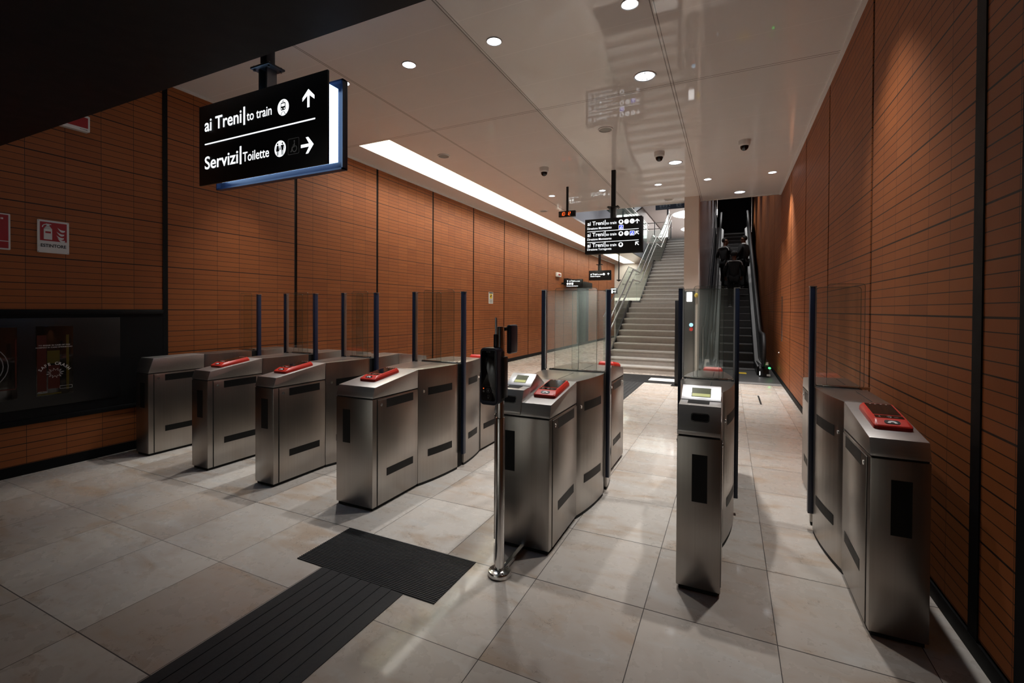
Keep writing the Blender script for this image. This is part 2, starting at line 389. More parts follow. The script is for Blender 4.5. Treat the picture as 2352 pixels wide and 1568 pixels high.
# ------------------------------------------------------------------ lettering
_font_cache = {}
def text_geo(txt, bold=0.0):
    key = (txt, bold)
    if key in _font_cache: return _font_cache[key]
    cu = bpy.data.curves.new('tmp', 'FONT'); cu.body = txt; cu.size = 1.0; cu.offset = bold
    cu.resolution_u = 4; cu.extrude = 0.0
    ob = bpy.data.objects.new('tmp', cu); COL.objects.link(ob)
    dg = bpy.context.evaluated_depsgraph_get(); dg.update()
    me = bpy.data.meshes.new_from_object(ob.evaluated_get(dg))
    vs = [tuple(v.co) for v in me.vertices]; fs = [tuple(p.vertices) for p in me.polygons]
    COL.objects.unlink(ob); bpy.data.objects.remove(ob); bpy.data.curves.remove(cu); bpy.data.meshes.remove(me)
    _font_cache[key] = (vs, fs); return vs, fs
def capheight(): return max(v[1] for v in text_geo('T')[0])
def put_text(mb, txt, P, u0, u1, v0, cap, bold=0.0):
    """fit txt to u0..u1 along the plane's u axis, baseline v0, capital height cap; P(u,v)->3D"""
    vs, fs = text_geo(txt, bold)
    xa = min(v[0] for v in vs); xb = max(v[0] for v in vs); k = cap/capheight()
    mb.mesh([P(u0+(v[0]-xa)/(xb-xa)*(u1-u0), v0+v[1]*k) for v in vs], fs)
def put_poly(mb, pts, P):
    mb.poly([P(*p) for p in pts])
def disc(cu, cv, ru, rv=None, n=28): 
    rv = rv or ru
    return [(cu+ru*math.cos(2*PI*i/n), cv+rv*math.sin(2*PI*i/n)) for i in range(n)]
def arrow_poly(cu, cv, s, ang):
    """arrow with square barbs, pointing at ang, overall length s"""
    w = 0.16*s; h = s/2
    pts = [(h, 0), (0.08*s, 0.46*s), (-0.12*s, 0.46*s), (0.14*s, w*0.55), (-h, w*0.55), (-h, -w*0.55), (0.14*s, -w*0.55), (-0.12*s, -0.46*s), (0.08*s, -0.46*s)]
    c, sn = math.cos(ang), math.sin(ang)
    return [(cu+x*c-y*sn, cv+x*sn+y*c) for x, y in pts]
def rrect(u0, u1, v0, v1, r, n=4):
    out = []
    for cu, cv, a in ((u1-r, v1-r, 0), (u0+r, v1-r, PI/2), (u0+r, v0+r, PI), (u1-r, v0+r, 3*PI/2)):
        for i in range(n+1):
            t = a+PI/2*i/n; out.append((cu+r*math.cos(t), cv+r*math.sin(t)))
    return out
def ring_faces(mb, outer, inner, P):
    n = len(outer)
    vs = [P(*p) for p in outer]+[P(*p) for p in inner]
    mb.mesh(vs, [(i, (i+1) % n, n+(i+1) % n, n+i) for i in range(n)])
def plane_y(y): return lambda u, v: (u, y, v)           # face seen from -y
def plane_left(x): return lambda u, v: (x, u, v)        # u = y, on the left wall
def train_icon(mb, cu, cv, r, P):
    """dark tram front"""
    put_poly(mb, rrect(cu-.36*r, cu+.36*r, cv-.32*r, cv+.48*r, .14*r), P)
    put_poly(mb, [(cu-.16*r, cv+.54*r), (cu+.16*r, cv+.54*r), (cu+.16*r, cv+.60*r), (cu-.16*r, cv+.60*r)], P)
    put_poly(mb, [(cu-.04*r, cv+.6*r), (cu+.04*r, cv+.6*r), (cu+.04*r, cv+.74*r), (cu-.04*r, cv+.74*r)], P)
    put_poly(mb, [(cu-.10*r, cv-.40*r), (cu-.02*r, cv-.40*r), (cu-.30*r, cv-.78*r), (cu-.40*r, cv-.78*r)], P)
    put_poly(mb, [(cu+.02*r, cv-.40*r), (cu+.10*r, cv-.40*r), (cu+.40*r, cv-.78*r), (cu+.30*r, cv-.78*r)], P)
def train_icon_light(mb, cu, cv, r, P):
    put_poly(mb, rrect(cu-.27*r, cu+.27*r, cv+.08*r, cv+.36*r, .06*r), P)
    for s in (-1, 1): put_poly(mb, disc(cu+s*.19*r, cv-.16*r, .075*r, n=12), P)
def person_icon(mb, cu, cv, h, P, skirt=False):
    put_poly(mb, disc(cu, cv+.41*h, .085*h, n=14), P)
    if skirt:
        put_poly(mb, [(cu-.09*h, cv+.30*h), (cu+.09*h, cv+.30*h), (cu+.20*h, cv-.16*h), (cu-.20*h, cv-.16*h)], P)
    else:
        put_poly(mb, [(cu-.15*h, cv+.30*h), (cu+.15*h, cv+.30*h), (cu+.12*h, cv-.12*h), (cu-.12*h, cv-.12*h)], P)
    for s in (-1, 1):
        put_poly(mb, [(cu+s*.02*h, cv-.12*h), (cu+s*.10*h, cv-.12*h), (cu+s*.09*h, cv-.5*h), (cu+s*.02*h, cv-.5*h)][::s], P)
        put_poly(mb, [(cu+s*.13*h, cv+.30*h), (cu+s*.19*h, cv+.27*h), (cu+s*.27*h, cv-.06*h), (cu+s*.21*h, cv-.06*h)][::s], P)
def stroke(mb, pts, w, P):
    for (a, b), (c, d) in zip(pts, pts[1:]):
        L = math.hypot(c-a, d-b) or 1; nx, ny = -(d-b)/L*w/2, (c-a)/L*w/2
        put_poly(mb, [(a+nx, b+ny), (c+nx, d+ny), (c-nx, d-ny), (a-nx, b-ny)], P)
def wheelchair_icon(mb, cu, cv, h, P, w=None):
    w = w or .05*h
    put_poly(mb, disc(cu+.06*h, cv+.40*h, .07*h, n=12), P)
    stroke(mb, [(cu+.06*h, cv+.30*h), (cu+.08*h, cv-.02*h), (cu-.16*h, cv-.04*h), (cu-.26*h, cv-.38*h), (cu-.36*h, cv-.36*h)], w*1.3, P)
    c = [(cu+.08*h+.24*h*math.cos(t), cv-.18*h+.24*h*math.sin(t)) for t in [math.radians(60-k*22) for k in range(14)]]
    stroke(mb, c, w, P)
    stroke(mb, [(cu+.07*h, cv+.14*h), (cu-.10*h, cv+.08*h)], w, P)

# ------------------------------------------------------------------ the setting
XL, XR, ZC = -5.5, 0.948, 3.87
YEND = 24.35
mb = MB(); mb.box(-7.6, 1.1, -5.0, YEND+0.1, -0.12, 0.0); struct('floor', mb, M['floor'], None)

def wall_panels(name, x, thick, y_first, y0, y1, ztop, mat, skip=(), zt_fn=None, cut=None):
    """tiled panels between open black joints; joint centres at y_first + 1.65 k"""
    mb = MB(); k = math.floor((y0-y_first)/1.65)
    xa, xb = (x, x+thick) if thick > 0 else (x+thick, x)
    while True:
        a = y_first+1.65*k+0.021; b = y_first+1.65*(k+1)-0.021; k += 1
        if a >= y1: break
        if b <= y0: continue
        a = max(a, y0); b = min(b, y1)
        if any(s0 < (a+b)/2 < s1 for s0, s1 in skip): continue
        zt = zt_fn(a) if zt_fn else ztop
        if cut and cut[0] < (a+b)/2 < cut[1]:
            mb.box(xa, xb, a, b, 0.09, cut[2]); mb.box(xa, xb, a, b, cut[3], zt)
        else:
            mb.box(xa, xb, a, b, 0.09, zt)
    return struct(name, mb, mat, None)
wall_panels('wall_left', XL, -0.04, 2.895, -0.42, YEND, ZC, M['tileL'], skip=((17.7, 19.4),), cut=(1.3, 2.85, 0.43, 1.427))
wall_panels('wall_right', XR, 0.04, 2.585, -3.0, 30.0, ZC, M['tileR'], zt_fn=lambda y: 3.87 if y < 9.1 else 7.3)
# black backing seen in the joints and behind the skirting
def backing(name, x0, x1, y0, y1, z1):
    mb = MB(); mb.box(x0, x1, y0, min(y1, 17.71) if x0 < 0 else y1, 0, z1)
    if x0 < 0: mb.box(x0, x1, 19.40, y1, 0, z1)
    struct(name, mb, M['black_matt'], None)
backing('trim_1', XL-0.10, XL-0.007, -5.0, YEND, ZC); backing('trim_2', XR+0.007, XR+0.10, -5.0, 30.0, 7.3)
# black frame profiles standing in the first joints of each wall
mb = MB(); mb.box(XL-0.03, XL+0.006, 2.868, 2.915, 0, ZC); struct('trim_3', mb, M['black_matt'])
mb = MB(); mb.box(XR-0.006, XR+0.03, 2.545, 2.625, 0, ZC); struct('trim_4', mb, M['black_matt'])
mb = MB(); mb.box(XR-0.004, XR+0.03, 1.9, 2.275, 0, 2.787); struct('trim_5', mb, M['black_matt'])
for nm, x0, x1, ya, yb in (('baseboard_left', XL-0.035, XL+0.008, -5.0, YEND), ('baseboard_right', XR-0.008, XR+0.035, -5.0, 30.0)):
    mb = MB(); mb.box(x0, x1, ya, yb, 0, 0.09 if nm == 'baseboard_left' else 0.075); struct(nm, mb, M['black_matt'])
mb = MB(); mb.box(-7.6, 1.1, -5.1, -5.0, 0, ZC); struct('wall_rear', mb, M['plaster'])
mb = MB(); mb.box(-7.6, -2.75, YEND, YEND+0.1, 0, 4.79); struct('wall_end', mb, M['plaster'])

# ceiling with a light trough and the stairwell opening
TR = (-5.0, -4.43, 5.235, 24.2)
OPX, OPY = -3.75, 11.0
mb = MB()
mb.box(XL-0.1, XR+0.1, 1.6, 5.235, ZC, ZC+0.05)
mb.box(XL-0.1, TR[0], 5.235, YEND+0.1, ZC, ZC+0.05)
mb.box(TR[1], OPX, 5.235, YEND+0.1, ZC, ZC+0.05)
mb.box(TR[0], TR[1], TR[3], YEND+0.1, ZC, ZC+0.05)
mb.box(OPX, XR+0.1, 5.235, OPY, ZC, ZC+0.05)
struct('ceiling', mb, M['ceil'], None)
mb = MB(); mb.box(-7.6, 1.1, -5.1, 1.655, 2.787, ZC+0.05); struct('ceiling_lower', mb, M['soffit'])
for nm, xa, xb in (('trim_6', XL, XL+0.035), ('trim_7', XR-0.035, XR)):
    mb = MB(); mb.box(xa, xb, 1.66, YEND if xa < 0 else OPY, ZC-0.022, ZC-0.0005); struct(nm, mb, M['white'])
mb = MB(); mb.box(OPX, XR, OPY-0.03, OPY+0.012, ZC-0.012, ZC+0.4); struct('trim_8', mb, M['white'])

# cove light
t = thing('cove_light', 'long glowing white light trough in the ceiling above the orange tiled wall', 'ceiling light', ((TR[0]+TR[1])/2, (TR[2]+TR[3])/2, ZC))
mb = MB()
for (a, b, c, d, e, f) in ((TR[0]-.03, TR[0], TR[2], TR[3], ZC+.052, ZC+.36), (TR[1], TR[1]+.03, TR[2], TR[3], ZC+.052, ZC+.36),
                           (TR[0], TR[1], TR[2]-.03, TR[2], ZC+.052, ZC+.36), (TR[0], TR[1], TR[3], TR[3]+.03, ZC+.052, ZC+.36)):
    mb.box(a, b, c, d, e, f)
mb.box(TR[0]-.03, TR[1]+.03, TR[2]-.03, TR[3]+.03, ZC+.36, ZC+.39)
mb.build('trough', M['trough'], t, None)
mb = MB(); mb.box(TR[0]+.20, TR[1]-.005, TR[2]+.005, TR[3]-.02, ZC+.25, ZC+.29); mb.build('diffuser', M['strip'], t, None)

# pillar, stairwell, upper hall
mb = MB(); mb.box(-0.887, -0.60, 10.5, 10.95, 0, 7.3); struct('pillar_1', mb, M['pillar'])
mb = MB(); mb.box(-0.90, -0.60, 10.97, 25.2, 0, 7.3); struct('wall_stairwell', mb, M['clad2'])
mb = MB(); mb.box(OPX-0.10, OPX, OPY, 24.3, ZC+0.051, 4.79); struct('trim_9', mb, M['void'])
mb = MB(); mb.box(-14.0, OPX-0.1, 11.2, 24.4, 4.70, 4.88); mb.box(-14.0, 1.1, 24.46, 46.0, 4.70, 4.88); mb.box(-2.70, -0.9, 23.16, 24.45, 4.70, 4.88); struct('floor_upper', mb, M['stone_tread'])
mb = MB(); mb.box(-14.0, 1.1, 10.9, 46.0, 7.3, 7.4); struct('ceiling_upper', mb, M['upceil'])
mb = MB(); mb.box(-14.0, 1.1, 46.0, 46.1, 4.88, 7.3); struct('wall_upper', mb, M['upceil'])
mb = MB(); mb.box(-14.1, 1.1, 10.92, 10.99, ZC+0.41, 7.3); struct('wall_front', mb, M['void'])
mb = MB(); mb.box(-0.58, 0.93, 25.2, 25.3, 4.88, 7.3); struct('wall_landing', mb, M['navy_dark'])
mb = MB(); mb.prism([(20.0, 5.0), (24.0, 4.88), (40, 4.88), (40, 7.3), (27.0, 7.3)], 'x', -4.62, -4.5); struct('wall_brown', mb, M['brown'])

mb = MB(); mb.box(-8.0, -3.9, 21.0, 21.1, 4.88, 7.3); struct('wall_glazed', mb, M['greendark'])
# dark glazed doorway in the long tiled wall
mb = MB(); mb.box(XL-0.6, XL-0.55, 17.5, 19.9, 0, ZC); mb.box(XL-0.6, XL-0.1, 17.66, 17.72, 0, ZC); mb.box(XL-0.6, XL-0.1, 19.34, 19.40, 0, ZC)
d1 = struct('door_1', mb, M['greendark'])
mb = MB(); mb.box(XL-0.54, XL, 17.745, 19.37, 2.62, ZC); struct('trim_10', mb, M['tileL'], None)
mb = MB(); mb.box(XL-0.03, XL+0.16, 16.1, 19.4, 2.36, 2.60, 0.01); struct('trim_11', mb, M['black_matt'])

# ------------------------------------------------------------------ turnstiles
YF, YM0, YM1, YB = 2.53, 3.06, 4.09, 4.62
YC = (YM0+YM1)/2
FL, FR = 3.58, 3.635            # planes of the flaps that serve the lane on the low-x / high-x side
SL = (0.955-0.885)/(YM0-YF-0.025)
def slope_frame(xc, yc):
    """matrix of a frame lying on the sloping lid: x along X, y up the slope, z normal"""
    z = 0.885+(yc-YF-0.025)*SL
    yv = Vector((0, 1, SL)).normalized(); xv = Vector((1, 0, 0)); zv = xv.cross(yv)
    return Matrix(((xv.x, yv.x, zv.x, xc), (xv.y, yv.y, zv.y, yc), (xv.z, yv.z, zv.z, z), (0, 0, 0, 1)))
def loft(mb, rings):
    R = [[mb.bm.verts.new(p) for p in r] for r in rings]; n = len(R[0])
    for a, b in zip(R, R[1:]):
        for i in range(n): mb.bm.faces.new((a[i], a[(i+1) % n], b[(i+1) % n], b[i]))
    mb.bm.faces.new(R[-1]); mb.bm.faces.new(R[0][::-1])
    mb._x([v for r in R for v in r])
def card_reader(parent, Mx, w=0.148, l=0.295):
    h = w/2; q = l/2
    mb = MB(Mx)
    def ring(ix, i0, i1, z, r): return [(x, y, z) for x, y in rrect(-h+ix, h-ix, -q+i0, q-i1, r)]
    loft(mb, [ring(0, 0, 0, 0, .016), ring(0, 0, 0, .016, .016), ring(.002, .004, .002, .021, .016), ring(.012, .050, .012, .036, .008), ring(.014, .052, .014, .0365, .007)])
    o = mb.build('card_reader', M['red'], parent, 30)
    mb = MB(Mx); mb.prism(rrect(-h+.019, h-.019, -q+.108, q-.020, .004), 'z', .0362, .0378); mb.build('screen', M['screen'], o, None)
    mb = MB(Mx); mb.prism(rrect(-h+.019, h-.019, -q+.060, -q+.098, .004), 'z', .0362, .0376)
    s = mb.build('contact_pad', M['screen'], o, None)
    mb = MB(Mx)
    for k in range(3):
        c = [(-.012+(.006+.007*k)*math.cos(a), -q+.079+(.006+.007*k)*math.sin(a)*.8) for a in (-.9, -.5, 0, .5, .9)]
        stroke(mb, c, .0016, lambda u, v: (u, v, .0379))
    stroke(mb, [(-.034, -q+.072), (-.040, -q+.079), (-.034, -q+.086)], .0016, lambda u, v: (u, v, .0379))
    stroke(mb, [(.018, -q+.074), (.034, -q+.074)], .0016, lambda u, v: (u, v, .0379))
    for k in range(4): put_poly(mb, [(-.036+.022*k, q-.030), (-.028+.022*k, q-.030), (-.028+.022*k, q-.026), (-.036+.022*k, q-.026)], lambda u, v: (u, v, .0379))
    mb.build('contact_print', M['white_print'], o, None)
    # oval badge with a white arch on the bevelled nose
    a = math.atan2(.015, .046); Mn = Mx @ Matrix.Translation((0, -q+.027, .0287)) @ Matrix.Rotation(a, 4, 'X')
    mb = MB(Mn); mb.prism(rrect(-.030, .030, -.0135, .0135, .012), 'z', -.001, .0016); mb.build('badge', M['black'], o, None)
    mb = MB(Mn)
    arc = [(.019*math.cos(t), -.008+.017*math.sin(t)) for t in [PI*k/8 for k in range(9)]]
    arc2 = [(.008*math.cos(t), -.008+.008*math.sin(t)) for t in [PI*k/8 for k in range(9)]]
    vs = [(x, y, .0018) for x, y in arc]+[(x, y, .0018) for x, y in arc2]
    mb.mesh(vs, [(i, i+1, 10+i, 9+i) for i in range(8)]); mb.build('arch_mark', M['white_print'], o, None)
    return o
def ticket_head(parent, x0, x1):
    """ticket slot hood with tilted white display"""
    prof = [(YF-.0015, .812), (YF-.0015, .829), (YF+.050, .955), (YF+.155, .962), (YF+.155, .812)]
    mb = MB(); mb.prism(prof, 'x', x0, x1, .003); h = mb.build('ticket_hood', M['steel_cap'], parent, 30)
    prof = [(YF+.152, .957), (YF+.27, 1.026), (YF+.285, 1.022), (YF+.40, .955), (YF+.40, .90), (YF+.152, .90)]
    mb = MB(); mb.prism(prof, 'x', x0+.002, x1-.002, .003); mb.build('display_hood', M['steel_cap'], parent, 30)
    dy, dz = .118, .069; L = math.hypot(dy, dz)
    yv = Vector((0, dy/L, dz/L)); xv = Vector((1, 0, 0)); zv = xv.cross(yv)
    Mx = Matrix(((1, yv.x, zv.x, (x0+x1)/2), (0, yv.y, zv.y, YF+.152), (0, yv.z, zv.z, .957), (0, 0, 0, 1)))
    w = (x1-x0)/2
    mb = MB(Mx); mb.box(-w+.003, w-.003, .008, L-.003, .0, .004, .0015); d = mb.build('display', M['alu'], parent)
    dw = w*0.48
    mb = MB(Mx); mb.box(-dw, dw, .035, L-.028, .003, .0055); mb.build('screen', M['lcd'], d)
    mb = MB(Mx); mb.box(-dw+.004, dw-.004, .037, .060, .005, .0062); mb.build('backlight', M['lcd_lit'], d)
    # outlet tray behind the slot face
    mb = MB(); mb.prism([(YF+.085, .9565), (YF+.148, .962), (YF+.148, .9645), (YF+.085, .959)], 'x', x0+(x1-x0)*.2, x0+(x1-x0)*.72); mb.build('ticket_outlet', M['gap'], parent)
    # slot in the sloping front
    dy, dz = .0515, .126; L = math.hypot(dy, dz); yv = Vector((0, dy/L, dz/L)); zv = xv.cross(yv)
    Mf = Matrix(((1, yv.x, zv.x, x0+(x1-x0)*.52), (0, yv.y, zv.y, YF-.0015), (0, yv.z, zv.z, .829), (0, 0, 0, 1)))
    sw = .040
    mb = MB(Mf); ring_faces(mb, rrect(-sw-.005, sw+.005, .050, .096, .014), rrect(-sw, sw, .055, .091, .011), lambda u, v: (u, v, .0012))
    s = mb.build('slot_rim', M['steel_bright'], parent)
    mb = MB(Mf); mb.prism(rrect(-sw, sw, .055, .091, .011), 'z', -.002, .0009); mb.build('ticket_slot', M['gap'], parent)

def turnstile(label, xl, xr, reader=None, ticket=None, flat=False, bl=.07, br=.07, postL=True, postR=True, far_reader=None, sides='LR', plate=None):
    w = xr-xl; xc = (xl+xr)/2
    t = thing('turnstile', label, 'turnstile', (xc, YC, 0), 'steel turnstiles across the hall')
    # dark recessed plinth and necks
    mb = MB(); mb.box(xl+.012, xr-.012, YF+.012, YB-.012, 0, .03); mb.box(xl+.006, xr-.006, YF+.006, YM0-.002, .79, .812); mb.box(xl+.006, xr-.006, YM1+.002, YB-.006, .79, .812)
    mb.build('plinth', M['gap'], t, None)
    for nm, ya, yb, s in (('entry_cabinet', YF, YM0-.004, -1), ('exit_cabinet', YM1+.004, YB, 1)):
        mb = MB(); mb.box(xl, xr, ya, yb, .022, .800, .004); c = mb.build(nm, M['steel'], t)
        if s < 0:
            a, b = plate if plate else (xl+w*.35, xl+w*.70)
            mb = MB(); mb.box(a, b, YF-.0015, YF+.001, .468, .712); mb.build('front_plate', M['tape'], c)
        for sd in sides:
            x = xl if sd == 'L' else xr; o = -1 if sd == 'L' else 1
            d0, d1 = (YF+.052, YM0-.008) if s < 0 else (YM1+.008, YB-.052)
            mb = MB(); mb.box(min(x, x+o*.004), max(x, x+o*.004), d0, d1, .028, .788, .0015); d = mb.build('door', M['steel'], c)
            mb = MB(); mb.box(min(x, x+o*.0008), max(x, x+o*.0008), d0-.007, d0, .024, .797); mb.build('door_gap', M['gap'], c, None)
            x2 = x+o*.0042
            yl = d0+.034 if s < 0 else d1-.034
            mb = MB(); mb.cyl((x2-o*.002, yl, .752), (x2+o*.004, yl, .752), .0115); mb.cyl((x2+o*.003, yl, .752), (x2+o*.0055, yl, .752), .007, .006); mb.build('lock', M['chrome'], d)
            ta, tb = (YF+.145, YF+.46) if s < 0 else (YB-.46, YB-.145)
            for za, zb in ((.722, .785), (.215, .272)):
                mb = MB(); mb.box(min(x2, x2+o*.0008), max(x2, x2+o*.0008), ta, tb, za, zb); mb.build('tape', M['tape'], d, None)
    # lids
    for nm, s in (('entry_lid', -1), ('exit_lid', 1)):
        if s < 0 and flat: prof = [(YF, .808), (YF+.045, .952), (YM0-.003, .955), (YM0-.003, .808)]
        else: prof = [(YF, .808), (YF+.004, .822), (YF+.025, .885), (YM0-.003, .955), (YM0-.003, .808)]
        if s > 0: prof = [(2*YC-a, b) for a, b in prof]
        mb = MB(); mb.prism(prof, 'x', xl-.0005, xr+.0005, .003); mb.build(nm, M['steel_cap'], t, 30)
    # bulging middle in two halves with the flap slot between
    def side(x, b, o, ya, yb, n=9, inset=0):
        return [(x+o*(b*(1-((2*(y-YC))/(YM1-YM0))**2)-inset), y) for y in [ya+(yb-ya)*i/n for i in range(n+1)]]
    ys0, ys1 = 3.555, 3.668
    for ya, yb in ((YM0+.001, ys0), (ys1, YM1-.001)):
        pl = side(xr, br, 1, ya, yb)+side(xl, bl, -1, ya, yb)[::-1]
        mb = MB(); mb.prism(pl, 'z', .022, .955, .003)
        c = mb.build('flap_housing', M['steel'], t, 25)
        mb = MB(); mb.prism([(p[0]*.98+xc*.02, p[1]) for p in pl], 'z', 0.0, .024); mb.build('housing_plinth', M['gap'], c, None)
        near = ya < YC
        for sd in sides:
            x, b, o = (xl, bl, -1) if sd == 'L' else (xr, br, 1)
            a1, b1 = (ya+.10, yb-.09) if near else (ya+.09, yb-.10)
            for za, zb in ((.735, .798), (.222, .282)):
                P = side(x, b, o, a1, b1, 6, -.0012); mb = MB(); n = len(P)
                mb.mesh([(px, py, za) for px, py in P]+[(px, py, zb) for px, py in P], [(i, i+1, n+i+1, n+i) for i in range(n-1)])
                mb.build('tape', M['tape'], c)
            px, py = side(x, b, o, *((ya+.055, yb) if near else (ya, yb-.055)))[0 if near else -1]
            mb = MB(); mb.cyl((px-o*.004, py, .77), (px+o*.005, py, .77), .0115); mb.build('lock', M['chrome'], c)
        # thin lid seam
        mb = MB(); yy = (ya+.05, yb-.09) if near else (ya+.09, yb-.05)
        mb.box(xc-.0025+.03, xc+.0025+.03, *yy, .9545, .9556); mb.build('lid_seam', M['gap'], c, None)
    mb = MB(); mb.prism(side(xr, br, 1, ys0, ys1, 3, .022)+side(xl, bl, -1, ys0, ys1, 3, .022)[::-1], 'z', .0, .945); mb.build('flap_slot', M['gap'], t, None)
    # posts and panes
    pw = max(.24, w*.70) if w < .3 else .28
    def pane(nm, x0, x1, y, ztop, r=.02):
        mb = MB(); mb.prism(rrect(x0, x1, .957, ztop, r), 'y', y-.005, y+.005); g = mb.build(nm, M['glass'], t, 30)
        mb = MB(); O = rrect(x0, x1, .957, ztop, r); I = rrect(x0+.0025, x1-.0025, .9595, ztop-.0025, r-.002)
        ring_faces(mb, O, I, lambda u, v: (u, y-.0052, v)); mb.build('polished_edge', M['glass_edge'], g)
        return g
    fx0, fx1 = xl+.005, xr-.005
    pane('fixed_pane', fx0, fx1, (FL+FR)/2+.003, 1.628)
    mb = MB(); mb.box(fx0-.02, fx1+.03, (FL+FR)/2-.012, (FL+FR)/2+.018, .952, .966, .002); mb.build('pane_clamp', M['steel_bright'], t)
    for on, x, o, y, b in ((postL, xl, -1, FL, bl), (postR, xr, 1, FR, br)):
        if not on: continue
        px = x+o*(b+.012)
        mb = MB(); mb.box(px-.014, px+.014, y-.022, y+.022, .12, 1.608, .002); p = mb.build('flap_post', M['navy'], t)
        mb = MB(); e = px-o*.0185; mb.box(e-.0045, e+.0045, y-.014, y+.014, .96, 1.608); mb.build('edge_strip', M['alu_edge'], p)
        mb = MB(); mb.box(px-.017-(.006 if o > 0 else 0), px+.017+(.006 if o < 0 else 0), y-.023, y+.023, 1.608, 1.6135); mb.build('post_cap', M['alu_edge'], p)
        e2 = px-o*.022; far = e2-o*pw
        pane('flap_pane', min(e2, far), max(e2, far), y, 1.606)
    if reader: card_reader(t, slope_frame(reader, 2.815))
    if far_reader is not None:
        F = slope_frame(0, 2.815); F = Matrix.Translation((far_reader, 2*YC, 0)) @ Matrix.Rotation(PI, 4, 'Z') @ F
        card_reader(t, F)
    if ticket: ticket_head(t, *ticket)
    return t

turnstile('flat topped steel turnstile without reader, against the wall with the black fire cabinet', -5.315, -5.10, flat=True, postL=False, bl=0.0, sides='R')
turnstile('narrow steel turnstile with red reader, neighbour of the flat topped one by the wall', -4.403, -4.174, reader=-4.288)
turnstile('narrow steel turnstile with red reader, between the wide plain one and another narrow one', -3.541, -3.319, reader=-3.43)
turnstile('wide steel turnstile with a single red reader on its lid and no ticket slot', -2.634, -2.287, reader=-2.468, plate=(-2.568, -2.498), far_reader=-2.40)
turnstile('wide steel turnstile with red reader and ticket display, standing behind the validator pole', -1.313, -0.947, reader=-1.037, ticket=(-1.311, -1.135), plate=(-1.245, -1.172), far_reader=-1.02)
turnstile('narrow steel turnstile with ticket slot and white display hood but no reader in front', -0.24, -0.03, ticket=(-0.238, -0.032), far_reader=-0.12)
turnstile('steel turnstile with red reader standing close against the orange tiled wall', 0.575, 0.787, reader=0.692, br=0.0, postR=False, sides='L')

# ------------------------------------------------------------------ validator on its own pole
t = thing('ticket_validator', 'navy ticket validator on a steel pole bolted to the stone floor', 'ticket validator', (-1.122, 2.235, 0))
px, py = -1.122, 2.235
mb = MB(); mb.lathe([(0, 0), (.062, 0), (.064, .004), (.064, .020), (.060, .028), (.030, .032), (.028, .034)], (px, py, 0.0)); f = mb.build('base_flange', M['steel_bright'], t)
mb = MB()
for k in range(4):
    a = PI/4+k*PI/2; mb.cyl((px+.045*math.cos(a), py+.045*math.sin(a), .026), (px+.045*math.cos(a), py+.045*math.sin(a), .031), .007, n=6)
mb.build('bolts', M['chrome'], f)
mb = MB(); mb.lathe([(.026, .03), (.026, .858), (.024, .862), (.0205, .862), (.0205, 1.352), (.018, 1.357), (0, 1.357)], (px, py, 0)); mb.build('pole', M['steel_bright'], t)
mb = MB(); mb.box(px-.004, px+.021, py+.02, YF-.001, .012, .034, .002); mb.build('floor_bar', M['steel_bright'], t)
# front unit
dx0, dx1, dy0, dy1, dz0, dz1 = px-.080, px+.022, py-.085, py+.012, .942, 1.245
mb = MB(); mb.prism([(a, b) for a, b in rrect(dx0, dx1, dz0, dz1, .022, 5)], 'y', dy0, dy0+.075, .008, 3); b1 = mb.build('validator_body', M['navy'], t, 35)
mb = MB(); mb.prism(rrect(dx0+.009, dx1-.009, dz0+.022, dz1-.014, .012), 'y', dy0-.0022, dy0+.01, .001); mb.build('front_glass', M['screen'], b1)
mb = MB(); P = plane_y(dy0-.0026); xm = (dx0+dx1)/2
for k in (0, 1): put_poly(mb, rrect(xm-.012+.014*k, xm-.002+.014*k, dz1-.022, dz1-.019, .001), P)
ring_faces(mb, disc(xm, dz0+.078, .013), disc(xm, dz0+.078, .0115), P)
put_poly(mb, disc(xm, dz0+.078, .005, .007), P)
for k in range(4): put_poly(mb, disc(xm-.014+.009*k, dz0+.100, .0015, n=8), P)
put_poly(mb, rrect(xm-.032, xm-.022, dz0+.068, dz0+.078, .002), P)
put_poly(mb, disc(xm+.028, dz0+.083, .002, n=8), P); put_poly(mb, disc(xm+.028, dz0+.072, .002, n=8), P)
ring_faces(mb, rrect(xm-.004, xm+.005, dz0+.040, dz0+.055, .001), rrect(xm-.003, xm+.004, dz0+.041, dz0+.054, .0008), P)
put_poly(mb, [(xm-.003, dz0+.040), (xm+.0005, dz0+.034), (xm+.004, dz0+.040)], P)
mb.build('keypad_marking', M['grey_print'], b1, None)
mb = MB(); put_poly(mb, disc(xm-.028, dz0+.088, .003, n=10), P); mb.build('orange_led', M['led'], b1, None)
mb = MB(); mb.box(dx0+.03, dx1+.010, dy0+.06, py+.03, dz0+.028, dz1-.05, .006); mb.box(dx0+.035, dx1+.002, dy0+.05, dy0+.09, dz0+.012, dz1-.02, .006); mb.build('rear_cover', M['black'], b1)
# rear unit facing the other way, on the same pole
mb = MB(); mb.box(px+.012, px+.040, py+.045, py+.14, 1.205, 1.365, .010, 3); b2 = mb.build('rear_unit', M['navy'], t)
mb = MB(); mb.box(px-.034, px-.014, py-.02, py+.05, 1.19, 1.315, .002); mb.box(px-.020, px+.022, py+.02, py+.055, 1.333, 1.352, .003); mb.build('bracket', M['black'], t)
mb = MB(); mb.cyl((px-.026, py-.005, 1.29), (px-.026, py-.005, 1.405), .0065); mb.build('aerial', M['alu_edge'], t)

